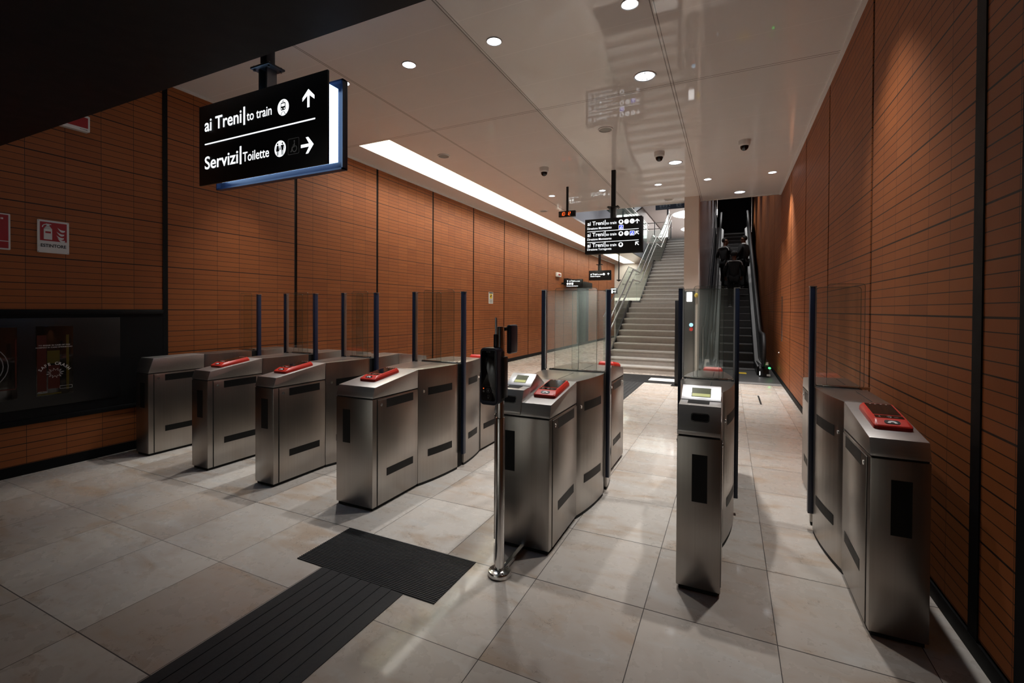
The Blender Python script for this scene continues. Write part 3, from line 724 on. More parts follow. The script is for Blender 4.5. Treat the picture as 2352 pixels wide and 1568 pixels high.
# ------------------------------------------------------------------ mats and tactile paths
def ribbed(name, label, cat, x0, x1, y0, y1, pitch, along, h=.006, rag=False):
    mb = MB(); mb.box(x0, x1, y0, y1, .0005, h-.0025)
    if along == 'x':
        n = int((y1-y0)/pitch)
        for k in range(n): mb.box(x0, x1, y0+pitch*k+.002, y0+pitch*k+pitch*.62, h-.003, h)
    else:
        n = int((x1-x0)/pitch)
        for k in range(n): mb.box(x0+pitch*k+.003, x0+pitch*(k+1)-.003, y0, y1, h-.003, h)
    return tag(mb.build(name, M['rubber'], None, None), label, cat)
ribbed('rubber_mat', 'black finely ribbed rubber mat lying crosswise in front of the turnstiles', 'floor mat', -2.25, -1.298, 1.868, 2.284, .0125, 'x')
ribbed('tactile_strip', 'black grooved strip running from the crosswise mat towards the viewer', 'floor mat', -2.045, -1.485, -1.6, 1.866, .070, 'y')
ribbed('tactile_strip', 'dark grooved tactile path on the stone floor leading to the stairs', 'floor mat', -2.10, -1.53, 4.9, 9.46, .070, 'y')
ribbed('tactile_strip', 'dark grooved tactile band along the foot of the stone stairs', 'floor mat', -2.66, -0.95, 9.47, 10.58, .070, 'x')
mb = MB(); mb.box(-1.50, -0.98, 9.76, 10.16, .0062, .0085); tag(mb.build('floor_plate', M['plaster'], None), 'pale slab set in the dark band at the foot of the stairs', 'floor plate')
mb = MB(); mb.box(.065, .45, 8.872, 8.880, .0002, .0012); mb.box(.447, .472, 8.06, 8.88, .0002, .0014); mb.box(.065, .45, 8.06, 8.068, .0002, .0012); tag(mb.build('floor_hatch', M['steel_dark'], None), 'thin dark outline of an access hatch in the stone floor', 'floor hatch')

# ------------------------------------------------------------------ hanging signs
def sign_shell(t, x0, x1, y, z0, z1, gap, lit=True, pole=None, pole_top=ZC):
    th = .018 if gap > .08 else .012
    mb = MB(); mb.box(x0, x1, y, y+th, z0, z1, .003); f = mb.build('front_panel', M['black'], t)
    mb = MB(); mb.box(x0, x1, y+gap+th, y+gap+2*th, z0, z1, .003)
    mb.box(x0, x0+.012, y+gap-.012, y+gap+th, z0, z1); mb.box(x1-.012, x1, y+gap-.012, y+gap+th, z0, z1)
    mb.box(x0, x1, y+gap-.012, y+gap+th, z0, z0+.012); mb.box(x0, x1, y+gap-.012, y+gap+th, z1-.012, z1)
    b = mb.build('back_panel', M['navy'] if lit else M['black'], t)  # lit sign: blue glow of the box put into the panel colour
    i = .055 if gap > .08 else .03
    mb = MB(); mb.box(x0+i, x1-i, y+th+.002, y+gap+th-.014, z0+i, z1-i, .004); mb.build('light_box', M['lightbox'] if lit else M['navy'], t)
    if pole is not None:
        yc = y+gap/2+th; w = .035 if gap > .08 else .028
        mb = MB(); mb.box(pole-w, pole+w, yc-w, yc+w, z1+.20, pole_top, .002); mb.build('pole', M['black'], t)
        mb = MB(); mb.box(pole-.10 if gap > .08 else pole-.06, pole+.10 if gap > .08 else pole+.06, yc-.07, yc+.07, z1+.185, z1+.20, .003); p = mb.build('flange', M['black'], t)
        mb = MB()
        for sx in (-1, 1):
            for sy in (-1, 1):
                k = .078 if gap > .08 else .045
                mb.cyl((pole+sx*k, yc+sy*.05, z1+.172), (pole+sx*k, yc+sy*.05, z1+.210), .009, n=8)
        mb.build('bolts', M['steel_dark'], p)
        mb = MB(); mb.box(pole-w-.012, pole-w+.004, yc-.04, yc+.04, z1-.01, z1+.186); mb.box(pole+w-.004, pole+w+.012, yc-.04, yc+.04, z1-.01, z1+.186)
        mb.box(pole-w, pole+w, yc+.025, yc+.04, z1-.01, z1+.186); mb.build('bracket', M['steel_dark'], t)
    return f
def row_words(mb, P, a, T, b, tr):
    """'ai Treni|to train' style row: a=(u0,u1) main words, T=(baseline,cap), b=bar, tr=(u0,u1,cap)"""
    put_text(mb, a[2], P, a[0], a[1], T[0], T[1], .012)
    put_poly(mb, [(b[0], b[2]), (b[1], b[2]), (b[1], b[3]), (b[0], b[3])], P)
    put_text(mb, tr[3], P, tr[0], tr[1], T[0], tr[2], .008)

# big near sign
t = thing('direction_sign', 'large black hanging sign reading ai Treni and Servizi with a glowing light box', 'sign', (-3.12, 2.35, 2.42))
SY = 2.25
f = sign_shell(t, -3.812, -2.425, SY, 2.415, 3.037, .145, True, pole=-3.13)
P = plane_y(SY-.0012); P2 = plane_y(SY-.0020); P3 = plane_y(SY-.0028)
mb = MB()
row_words(mb, P, (-3.738, -3.297, 'ai Treni'), (2.832, .095), (-3.275, -3.256, 2.808, 2.942), (-3.237, -2.967, .068, 'to train'))
row_words(mb, P, (-3.738, -3.337, 'Servizi'), (2.537, .095), (-3.317, -3.298, 2.523, 2.657), (-3.282, -2.995, .068, 'Toilette'))
put_poly(mb, [(-3.737, 2.726), (-2.536, 2.726), (-2.536, 2.736), (-3.737, 2.736)], P)
mb.build('lettering', M['letter'], f, None)
mb = MB(); put_poly(mb, disc(-2.848, 2.861, .0575), P); d = mb.build('train_disc', M['letter'], f, None)
mb = MB(); train_icon(mb, -2.848, 2.863, .068, P2); mb.build('train_pictogram', M['blk_print'], d, None)
mb = MB(); train_icon_light(mb, -2.848, 2.863, .068, P3); mb.build('train_lights', M['letter'], d, None)
mb = MB(); put_poly(mb, disc(-2.879, 2.576, .0575), P); d = mb.build('toilet_disc', M['letter'], f, None)
mb = MB(); person_icon(mb, -2.903, 2.574, .088, P2, True); person_icon(mb, -2.855, 2.574, .088, P2)
put_poly(mb, [(-2.8805, 2.528), (-2.8775, 2.528), (-2.8775, 2.625), (-2.8805, 2.625)], P2); mb.build('toilet_pictogram', M['blk_print'], d, None)
mb = MB(); ring_faces(mb, rrect(-2.800, -2.689, 2.519, 2.630, .010), rrect(-2.797, -2.692, 2.522, 2.627, .008), P); wheelchair_icon(mb, -2.742, 2.573, .090, P, .0065); mb.build('wheelchair_pictogram', M['pale_print'], f, None)
mb = MB(); put_poly(mb, arrow_poly(-2.600, 2.879, .124, PI/2), P); mb.build('arrow', M['letter'], f, None)
mb = MB(); put_poly(mb, arrow_poly(-2.611, 2.561, .122, 0), P); mb.build('arrow', M['letter'], f, None)

# middle sign, three rows
t = thing('direction_sign', 'black three row sign with Direzione Montesanto and Torregaveta before the stairs', 'sign', (-1.83, 7.99, 2.43))
SY = 7.93
f = sign_shell(t, -2.322, -1.335, SY, 2.432, 3.04, .10, False, pole=-1.834)
P = plane_y(SY-.002); P2 = plane_y(SY-.004); P3 = plane_y(SY-.006)
mb = MB()
for zb, sub, zs in ((2.932, 'Direzione Montesanto', 2.860), (2.736, 'Direzione Montesanto', 2.670), (2.551, 'Direzione Torregaveta', 2.493)):
    row_words(mb, P, (-2.277, -1.984, 'ai Treni'), (zb, .066), (-1.969, -1.957, zb-.012, zb+.080), (-1.947, -1.765, .046, 'to train'))
    put_text(mb, sub, P, -2.278, -1.850, zs, .036, .01)
for z in (2.823, 2.633): put_poly(mb, [(-2.278, z-.004), (-1.391, z-.004), (-1.391, z+.005), (-2.278, z+.005)], P)
mb.build('lettering', M['letter'], f, None)
for (cx, cz, kind) in ((-1.689, 2.957, 't'), (-1.596, 2.957, 'e'), (-1.501, 2.957, 's'), (-1.690, 2.757, 't'), (-1.594, 2.757, 'e'), (-1.691, 2.569, 't')):
    mb = MB(); put_poly(mb, disc(cx, cz, .040), P); d = mb.build('pictogram_disc', M['letter'], f, None)
    mb = MB()
    if kind == 't': train_icon(mb, cx, cz+.002, .046, P2)
    else:
        stroke(mb, [(cx-.026, cz-.014), (cx-.014, cz-.014), (cx+.012, cz+.014), (cx+.026, cz+.014)] if kind == 'e' else [(cx-.024, cz+.020), (cx+.022, cz-.020)], .006, P2)
        if kind == 'e': put_poly(mb, disc(cx, cz+.020, .006, n=10), P2)
        else: put_poly(mb, disc(cx-.010, cz-.018, .005, n=10), P2)
    mb.build('pictogram', M['blk_print'], d, None)
for cx, cz in ((-1.688, 2.866), (-1.500, 2.755)):
    mb = MB(); put_poly(mb, rrect(cx-.040, cx+.040, cz-.040, cz+.040, .008), P); d = mb.build('wheelchair_plate', M['letter'], f, None)
    mb = MB(); put_poly(mb, rrect(cx-.033, cx+.033, cz-.033, cz+.033, .005), P2); mb.build('blue_field', M['blue_print'], d, None)
    mb = MB(); wheelchair_icon(mb, cx, cz, .062, P3, .006); mb.build('wheelchair_pictogram', M['letter'], d, None)
for cx, cz, a in ((-1.417, 2.953, PI/2), (-1.418, 2.758, PI*.75), (-1.418, 2.577, PI*.75)):
    mb = MB(); put_poly(mb, arrow_poly(cx, cz, .080, a), P); mb.build('arrow', M['letter'], f, None)

# far signs
t = thing('direction_sign', 'small black one row ai Treni sign hanging far off by the white end wall', 'sign', (-3.78, 14.62, 2.41))
f = sign_shell(t, -4.135, -3.43, 14.6, 2.405, 2.72, .10, False, pole=-3.80)
P = plane_y(14.596); mb = MB()
put_text(mb, 'ai Treni', P, -4.08, -3.86, 2.575, .055, .02); put_text(mb, 'to train', P, -3.84, -3.69, 2.575, .04, .02)
put_text(mb, 'Direzione Torregaveta', P, -4.08, -3.76, 2.515, .035, .02); put_poly(mb, disc(-3.645, 2.595, .036), P)
put_poly(mb, arrow_poly(-3.50, 2.60, .075, PI/2), P); mb.build('lettering', M['letter_dim'], f, None)
t = thing('direction_sign', 'black flag sign with three lit lines over the dark glazed doorway', 'sign', (-5.0, 15.8, 2.27))
f = sign_shell(t, -5.32, -4.715, 15.8, 2.26, 2.54, .08, False)
mb = MB(); mb.box(XL-.02, -5.30, 15.83, 15.88, 2.37, 2.43, .004); mb.build('bracket', M['black'], t)
P = plane_y(15.796); mb = MB()
put_poly(mb, arrow_poly(-5.255, 2.475, .06, PI/2), P); put_text(mb, 'ai Treni', P, -5.19, -4.99, 2.452, .050, .02); put_text(mb, 'to train', P, -4.97, -4.80, 2.452, .036, .02)
for k in range(2): put_poly(mb, disc(-5.255+.085*k, 2.382, .036), P)
put_poly(mb, rrect(-5.115, -5.045, 2.347, 2.417, .006), P); put_text(mb, 'Direzione Montesanto', P, -5.29, -4.87, 2.285, .032, .02)
mb.build('lettering', M['letter_dim'], f, None)
t = thing('exit_sign', 'small green rimmed exit sign projecting beside the end wall', 'exit sign', (-5.02, 22.0, 2.23))
mb = MB(); mb.box(-5.16, -4.84, 22.0, 22.06, 2.225, 2.505, .006); f = mb.build('housing', M['greendark'], t)
mb = MB(); mb.box(XL-.02, -5.15, 22.02, 22.04, 2.36, 2.39); mb.build('bracket', M['black'], t)
P = plane_y(21.996); mb = MB(); put_poly(mb, rrect(-5.14, -4.90, 2.43, 2.47, .005), P); put_poly(mb, rrect(-5.12, -5.05, 2.25, 2.40, .005), P); person_icon(mb, -4.94, 2.32, .13, P); put_poly(mb, rrect(-5.035, -4.985, 2.31, 2.34, .004), P)
mb.build('exit_pictogram', M['letter_dim'], f, None)

# clock
t = thing('digital_clock', 'black hanging digital clock showing 10:12 in orange figures', 'clock', (-2.905, 8.68, 3.28))
mb = MB(); mb.box(-3.075, -2.735, 8.651, 8.72, 3.280, 3.392, .004); c = mb.build('case', M['black'], t)
mb = MB(); mb.box(-2.925, -2.885, 8.67, 8.71, 3.39, ZC, .002); mb.build('pole', M['black'], t)
SEG = {'0': 'abcdef', '1': 'bc', '2': 'abged'}
mb = MB(); P = plane_y(8.6495)
def digit(ch, u, v, w, h):
    th = .0085; sl = .10
    S = {'a': (0, h, w, h), 'b': (w, h, w, h/2), 'c': (w, h/2, w, 0), 'd': (0, 0, w, 0), 'e': (0, 0, 0, h/2), 'f': (0, h/2, 0, h), 'g': (0, h/2, w, h/2)}
    for s in SEG[ch]:
        a, b, c_, d_ = S[s]; stroke(mb, [(u+a+b*sl, v+b), (u+c_+d_*sl, v+d_)], th, P)
for ch, u in (('1', -3.030), ('0', -2.985), ('1', -2.905), ('2', -2.865)): digit(ch, u, 3.306, .030, .060)
for v in (3.322, 3.350): put_poly(mb, disc(-2.925, v, .004, n=8), P)
mb.build('digits', M['led'], c, None)

# upper level band sign and notice
t = thing('direction_sign', 'dark band sign with white round symbols hanging above the top of the stairs', 'sign', (-1.9, 20.0, 5.63))
mb = MB(); mb.box(-2.83, -0.95, 20.0, 20.08, 5.635, 5.85, .006); f = mb.build('panel', M['navy_dark'], t)
mb = MB()
for x in (-2.5, -1.2): mb.cyl((x, 20.04, 5.84), (x, 20.04, 7.3), .02, n=8)
mb.build('rod', M['black'], t)
P = plane_y(19.996); mb = MB()
for k in range(3): ring_faces(mb, disc(-2.62+.115*k, 5.775, .040, n=16), disc(-2.62+.115*k, 5.775, .022, n=16), P)
put_poly(mb, arrow_poly(-2.27, 5.775, .07, PI/4), P)
for k in range(2): ring_faces(mb, disc(-1.97+.12*k, 5.785, .040, n=16), disc(-1.97+.12*k, 5.785, .022, n=16), P)
put_text(mb, 'Direzione', P, -2.64, -2.25, 5.672, .035, .01); put_text(mb, 'Uscita', P, -1.99, -1.78, 5.69, .035, .01)
mb.build('lettering', M['grey_print'], f, None)

# ------------------------------------------------------------------ ceiling fittings
def downlight(x, y, label, r=.062, large=False, watts=40.0, ang=80, grp=None):
    t = thing('downlight', label, 'ceiling light', (x, y, ZC), grp)
    mb = MB(); mb.lathe([(r*.98, -.001), (r*1.02, -.006), (r*1.14, -.006), (r*1.18, .0)], (x, y, ZC), n=32); mb.build('rim', M['alu_edge'], t)
    if large:
        mb = MB(); mb.lathe([(0, -.0015), (r, -.0015)], (x, y, ZC), n=32); mb.build('reflector', M['lampface_dim'], t)
        mb = MB()
        for k in range(9):
            a = 2*PI*k/9; c, s = math.cos(a), math.sin(a)
            mb.poly([(x+c*r*.35-s*r*.02, y+s*r*.35+c*r*.02, ZC-.0022), (x+c*r*.9-s*r*.07, y+s*r*.9+c*r*.07, ZC-.0022), (x+c*r*.9+s*r*.03, y+s*r*.9-c*r*.03, ZC-.0022), (x+c*r*.35+s*r*.02, y+s*r*.35-c*r*.02, ZC-.0022)])
        mb.build('reflector_facets', M['reflector'], t, None)
        mb = MB(); mb.lathe([(0, -.003), (r*.42, -.003)], (x, y, ZC), n=20); mb.build('lamp', M['lampface'], t)
    else:
        mb = MB(); mb.lathe([(0, -.0015), (r, -.0015)], (x, y, ZC), n=32); mb.build('lamp', M['lampface'], t)
    L = bpy.data.lights.new('downlight_beam', 'SPOT'); L.energy = watts; L.spot_size = math.radians(ang); L.spot_blend = 0.85
    L.shadow_soft_size = r*.8; L.color = (1.0, .975, .95)
    o = bpy.data.objects.new('downlight_beam', L); COL.objects.link(o); o.location = (x, y, ZC-.012)
    return t
WD = 142.0
WF = 240.0
G1 = 'recessed downlights in the row over the turnstiles'
downlight(-4.80, 3.71, 'recessed downlight hidden behind the large hanging sign', watts=WD, ang=70, grp=G1)
downlight(-3.767, 3.71, 'recessed downlight peeping out just above the large hanging sign', watts=WD, grp=G1)
downlight(-2.894, 3.71, 'recessed downlight in the ceiling beside the large hanging sign, clear of it', watts=WD, grp=G1)
downlight(-1.944, 3.71, 'recessed downlight midway between the panel joint and the dark lower ceiling', watts=WD, grp=G1)
downlight(-0.734, 3.71, 'recessed downlight near the top edge of the view, beside the long ceiling joint', watts=WD, grp=G1)
downlight(0.42, 3.71, 'recessed downlight nearest the orange wall in the turnstile row', watts=WD*1.1, grp=G1)
G2 = 'large reflector downlights'
downlight(-0.813, 4.913, 'large faceted reflector downlight just before the first cross joint of the ceiling', .098, True, WF*1.2, grp=G2)
downlight(-0.822, 7.977, 'large reflector downlight next to the middle dome camera', .098, True, WF*1.2, grp=G2)
downlight(0.171, 10.506, 'large reflector downlight at the ceiling edge over the escalator', .098, True, WF*.8, grp=G2)
G3 = 'recessed downlights in the row before the stairs'
downlight(-3.437, 9.24, 'small downlight in the far row, beside the clock pole on the cove side', watts=WF, grp=G3)
downlight(-2.351, 9.24, 'small downlight in the far row, between clock pole and three row sign pole', watts=WF, grp=G3)
downlight(-1.261, 9.24, 'small downlight in the far row, on the stair side of the sign pole', watts=WF, grp=G3)
downlight(-0.384, 9.24, 'small downlight in the far row, on the escalator side of the pillar', watts=WF, grp=G3)
downlight(0.66, 9.24, 'small downlight washing the orange wall by the escalator', watts=WF*.9, grp=G3)

def dome_camera(x, y, label):
    t = thing('dome_camera', label, 'security camera', (x, y, ZC), 'dome cameras under the ceiling')
    mb = MB(); mb.lathe([(.078, .003), (.078, -.010), (.074, -.062), (.056, -.080), (.050, -.080)], (x, y, ZC)); mb.build('housing', M['white'], t)
    mb = MB(); mb.lathe([(.060, -.072)]+[(.056*math.cos(a), -.080-.062*math.sin(a)) for a in [PI/2*k/8 for k in range(9)]], (x, y, ZC)); mb.build('dome', M['screen'], t)
dome_camera(-2.881, 7.36, 'white dome camera with black lens bubble, the one nearest the cove light')
dome_camera(-0.991, 7.36, 'white dome camera with black lens bubble beside a large downlight')
dome_camera(0.174, 7.36, 'white dome camera with black lens bubble in the ceiling bay along the right wall')
def speaker(x, y, label):
    t = thing('ceiling_speaker', label, 'speaker', (x, y, ZC), 'round ceiling loudspeakers')
    mb = MB(); mb.lathe([(.100, 0), (.098, -.010), (.085, -.014), (.083, -.006)], (x, y, ZC), n=32); mb.build('rim', M['white'], t)
    mb = MB(); mb.lathe([(0, -.006), (.084, -.006)], (x, y, ZC), n=32); mb.build('grille', mat('speaker_grille', (.30, .30, .27), .6, var=.3, scale=400), t)
speaker(-1.522, 6.13, 'round ceiling speaker right below the reflection of the three row sign')
speaker(-4.10, 6.13, 'round ceiling speaker between the cove light start and the ceiling joint')
speaker(-4.133, 10.55, 'round ceiling speaker between the digital clock and the cove light')
speaker(-1.214, 10.54, 'round ceiling speaker at the ceiling edge over the stairs')
t = thing('pendant_sensor', 'black rod with a small cone tip hanging beyond the three row sign', 'ceiling fixture', (-3.86, 17.8, 2.52))
mb = MB(); mb.box(-3.88, -3.84, 17.78, 17.82, 2.62, ZC); mb.build('rod', M['black'], t)
mb = MB(); mb.lathe([(0, 0), (.09, .06), (.09, .075), (.02, .085)], (-3.86, 17.8, 2.54)); mb.build('cone', M['black'], t)

# ------------------------------------------------------------------ fittings on the tiled walls
t = thing('fire_hose_cabinet', 'black flush fire hose cabinet with smoked windows lettered SAFE CRASH', 'fire cabinet', (XL, 2.0, .43))
mb = MB(); X = XL
mb.box(X-.02, X+.006, 1.30, 2.866, .43, 1.427); mb.box(X-.02, X+.016, 1.30, 2.866, .43, .475, .002); mb.box(X-.02, X+.016, 1.30, 2.866, 1.385, 1.427, .002)
fr = mb.build('frame', M['black_matt'], t)
mb = MB(); mb.box(X+.004, X+.012, 1.31, 2.48, .565, 1.352, .002); dr = mb.build('cabinet_door', M['black'], t)
def window(y0, y1, z0, z1):
    mb = MB(); mb.box(X+.010, X+.0135, y0, y1, z0, z1, .001); return mb.build('window', M['hosewin'], dr)
w1 = window(1.862, 2.115, .662, 1.280); w2 = window(1.35, 1.745, .655, 1.276)
P = plane_left(X+.0142)
mb = MB(); put_poly(mb, [(1.868, .70), (1.93, .70), (1.93, 1.20), (1.868, 1.20)], P); put_poly(mb, [(1.94, .72), (2.02, .72), (2.02, .93), (1.94, .93)], P); mb.build('red_on_pane', M['pane_red'], w1, None)  # red and yellow reflections in this window, painted onto the pane
mb = MB(); put_poly(mb, [(1.935, .945), (2.02, .945), (2.02, 1.06), (1.935, 1.06)], P); put_poly(mb, [(2.065, .70), (2.085, .70), (2.085, 1.20), (2.065, 1.20)], P); put_poly(mb, [(1.87, .668), (2.03, .668), (2.03, .682), (1.87, .682)], P); mb.build('yellow_reflection', M['pane_yellow'], w1, None)
P = plane_left(X+.0150); mb = MB()
put_text(mb, 'TO BREAK IN CASE OF FIRE', P, 1.877, 2.092, 1.1045, .0095, .01); put_text(mb, "ROMPERE IN CASO D'INCENDIO", P, 1.860, 2.108, 1.0855, .0095, .01)
S = 'SAFE CRASH'
for i, ch in enumerate(S):
    if ch == ' ': continue
    a = math.radians(144-(144-36)*i/(len(S)-1)); cy, cz, R_ = 1.985, .815, .118
    vs, fs = text_geo(ch, .02); k = .024/capheight(); m = (min(v[0] for v in vs)+max(v[0] for v in vs))/2
    co, si = math.cos(a-PI/2), math.sin(a-PI/2); bx, bz = cy+R_*.92*math.cos(a), cz+R_*math.sin(a)
    mb.mesh([P(bx+((v[0]-m)*co-v[1]*si)*k, bz+((v[0]-m)*si+v[1]*co)*k) for v in vs], fs)
star = []
for k in range(24):
    r = .056 if k % 2 == 0 else .030
    star.append((1.988+r*math.cos(2*PI*k/24+.2)*(1.0 if k % 4 else 1.1), .858+.8*r*math.sin(2*PI*k/24+.2)))
stroke(mb, star+[star[0]], .0022, P)
stroke(mb, [(2.02, .712), (2.105, .712), (2.105, .737), (2.02, .737), (2.02, .712)], .0016, P)
put_text(mb, 'SAFE CRASH', P, 1.874, 1.935, .697, .005, .01); stroke(mb, [(1.868, .689), (1.935, .689)], .002, P)
mb.build('lettering', M['white_print'], w1, None)
P = plane_left(X+.0150); mb = MB()
for r in (.10, .13, .16, .19): stroke(mb, [(1.50+r*math.cos(2*PI*k/28), .95+r*math.sin(2*PI*k/28)) for k in range(29)], .006, P)
mb.build('coiled_hose', M['grey_print'], w2, None)
mb = MB(); stroke(mb, [(1.735, .76), (1.735, 1.18)], .010, P); stroke(mb, [(1.40, .752), (1.735, .752)], .010, P); mb.build('red_on_pane', M['pane_red'], w2, None)

t = thing('extinguisher_sign', 'white and red ESTINTORE sign with fire extinguisher pictogram on the tiled wall', 'sign', (X, 1.985, 1.93))
mb = MB(); mb.prism(rrect(1.878, 2.093, 1.933, 2.223, .006), 'x', X+.001, X+.005); b = mb.build('plate', M['white'], t)
P = plane_left(X+.0056); mb = MB(); put_poly(mb, [(1.895, 2.040), (2.077, 2.040), (2.077, 2.206), (1.895, 2.206)], P); mb.build('red_field', M['red_paint'], b, None)
P = plane_left(X+.0062); mb = MB()
put_poly(mb, rrect(1.920, 1.976, 2.052, 2.150, .004), P); put_poly(mb, [(1.920, 2.146), (1.976, 2.146), (1.960, 2.170), (1.936, 2.170)], P)
put_poly(mb, rrect(1.938, 1.958, 2.165, 2.184, .002), P); put_poly(mb, [(1.934, 2.184), (1.970, 2.184), (1.970, 2.190), (1.934, 2.192)], P)
stroke(mb, [(1.940, 2.186), (1.924, 2.182), (1.914, 2.172), (1.911, 2.158)], .007, P)
for k, (yy, zz) in enumerate(((2.012, 2.165), (2.006, 2.130), (2.004, 2.098), (2.012, 2.074))):
    o = [(yy+.052*s, zz-.050*s+.03*s*s) for s in [i/6 for i in range(7)]]; o2 = [(yy+.052*s+.000, zz-.050*s+.03*s*s-.016*math.sin(PI*min(1, s*1.0+.0))*.9-.010*s) for s in [i/6 for i in range(7)]]
    mb.mesh([P(*q) for q in o]+[P(*q) for q in o2], [(i, i+1, 8+i, 7+i) for i in range(6)])
mb.build('extinguisher_pictogram', M['white_print'], b, None)
P2 = plane_left(X+.0068); mb = MB(); put_poly(mb, [(1.930, 2.108), (1.967, 2.108), (1.967, 2.124), (1.930, 2.124)], P2); mb.build('label_band', M['red_paint'], b, None)
P = plane_left(X+.0056); mb = MB(); put_text(mb, 'ESTINTORE', P, 1.900, 2.072, 1.985, .026, .03)
for a_, b_ in ((1.886, 2.215), (2.085, 2.215), (1.886, 1.941), (2.085, 1.941)): put_poly(mb, disc(a_, b_, .003, n=8), P)
mb.build('lettering', M['blk_print'], b, None)
t = thing('fire_sign', 'red fire safety sign with white border, cut off by the edge of the view', 'sign', (X, 1.6, 1.93))
mb = MB(); mb.prism(rrect(1.49, 1.711, 1.930, 2.232, .006), 'x', X+.001, X+.005); b = mb.build('plate', M['white'], t)
P = plane_left(X+.0056); mb = MB(); put_poly(mb, [(1.500, 1.942), (1.699, 1.942), (1.699, 1.998), (1.500, 1.998)], P); put_poly(mb, [(1.500, 2.004), (1.699, 2.004), (1.699, 2.222), (1.500, 2.222)], P); mb.build('red_field', M['red_paint'], b, None)
P = plane_left(X+.0062); mb = MB(); put_poly(mb, disc(1.585, 2.09, .062), P)
for k in range(4): put_poly(mb, [(1.668-.016*k, 2.182), (1.656-.016*k, 2.182), (1.656-.016*k, 2.196), (1.668-.016*k, 2.196)][::-1], P)
mb.build('white_pictogram', M['white_print'], b, None)
t = thing('alarm_panel', 'white framed dark red alarm panel high on the tiled wall under dark ceiling', 'alarm panel', (X, 2.0, 3.08))
mb = MB(); mb.prism(rrect(1.74, 2.23, 3.087, 3.235, .008), 'x', X, X+.055, .004); b = mb.build('case', M['white'], t)
mb = MB(); mb.box(X+.052, X+.057, 1.765, 2.215, 3.118, 3.215); mb.build('lens', M['red_paint'], b)
P = plane_left(X+.0562); mb = MB(); put_text(mb, 'ALLARME', P, 2.155, 2.212, 3.098, .008, .01); mb.build('lettering', M['blk_print'], b, None)

t = thing('camera_notice', 'white and yellow video surveillance notice stuck on the long tiled wall', 'sign', (X, 10.38, 1.595))
mb = MB(); mb.prism(rrect(10.26, 10.495, 1.595, 1.89, .006), 'x', X, X+.005); b = mb.build('plate', M['white'], t)
P = plane_left(X+.007); mb = MB(); put_poly(mb, [(10.275, 1.855), (10.48, 1.855), (10.48, 1.882), (10.275, 1.882)], P)
stroke(mb, [(10.34, 1.77), (10.41, 1.81)], .03, plane_left(X+.009)); mb.build('black_print', M['blk_print'], b, None)
mb = MB(); put_poly(mb, [(10.315, 1.725), (10.445, 1.725), (10.445, 1.842), (10.315, 1.842)], P); mb.build('yellow_field', M['yellow'], b, None)
mb = MB()
for k in range(6): put_poly(mb, [(10.29, 1.622+.015*k), (10.465, 1.622+.015*k), (10.465, 1.628+.015*k), (10.29, 1.628+.015*k)], P)
mb.build('small_print', M['grey_print'], b, None)
t = thing('wall_sounder', 'small white box with dark centre high on the tiled wall', 'alarm box', (X, 15.38, 2.6))
mb = MB(); mb.box(X+.001, X+.08, 15.18, 15.60, 2.605, 2.755, .02, 3); b = mb.build('case', M['white'], t)
mb = MB(); mb.box(X+.078, X+.085, 15.28, 15.50, 2.65, 2.715, .004); mb.build('grille', M['red_paint'], b)
t = thing('wall_plate', 'narrow upright mirror steel plate on the orange wall by the escalator', 'plate', (XR, 10.5, .85))
mb = MB(); mb.box(XR-.006, XR-.001, 10.46, 10.56, .85, 1.74, .001); p = mb.build('plate', M['steel_bright'], t)
mb = MB()
for z in (.868, 1.722): mb.cyl((XR-.012, 10.51, z), (XR-.004, 10.51, z), .012, n=10)
mb.build('screws', M['black'], p)
mb = MB(); mb.lathe([(0, .016), (.012, .016), (.016, .0)], (XR-.001, 11.02, .58), up=(-1, 0, 0)); tag(mb.build('wall_button', M['chrome']), 'tiny round metal button low on the orange wall by the escalator', 'button')

# help point clad on the pillar
t = thing('help_point', 'dark steel help point panel with white box, mounted on the stone pillar', 'intercom', (-.75, 10.49, 0))
mb = MB(); mb.box(-.880, -.655, 10.452, 10.499, .0, 1.86, .003); b = mb.build('panel', M['steel_dark'], t)
mb = MB(); mb.box(-.822, -.712, 10.418, 10.453, 1.638, 1.836, .004); w = mb.build('white_box', M['whiteled'], t)
mb = MB(); mb.lathe([(0, .004), (.004, .002), (.005, 0)], (-.785, 10.418, 1.755), up=(0, -1, 0), n=10); mb.build('red_dot', M['red'], w)
mb = MB(); mb.lathe([(.040, 0), (.040, .008), (.034, .011), (0, .012)], (-.728, 10.452, 1.142), up=(0, -1, 0)); mb.build('blue_button', M['blueled'], t)
mb = MB(); mb.lathe([(.038, 0), (.038, .006), (.032, .006), (.032, .002), (0, .002)], (-.728, 10.452, 1.052), up=(0, -1, 0)); mb.build('ring_button', M['red'], t)
mb = MB(); mb.sphere((-.628, 10.44, 1.765), .05, (.8, 1, 1)); mb.build('yellow_beacon', M['yellow'], t)
t = thing('barrier_post', 'flat black steel post standing on a foot plate before the stairs', 'post', (-.905, 9.33, 0))
mb = MB(); mb.box(-.94, -.87, 9.31, 9.36, .012, 1.636, .003); mb.build('post', M['black'], t)
mb = MB(); mb.box(-1.0, -.83, 9.25, 9.40, 0, .012, .002); mb.build('foot_plate', M['black'], t)

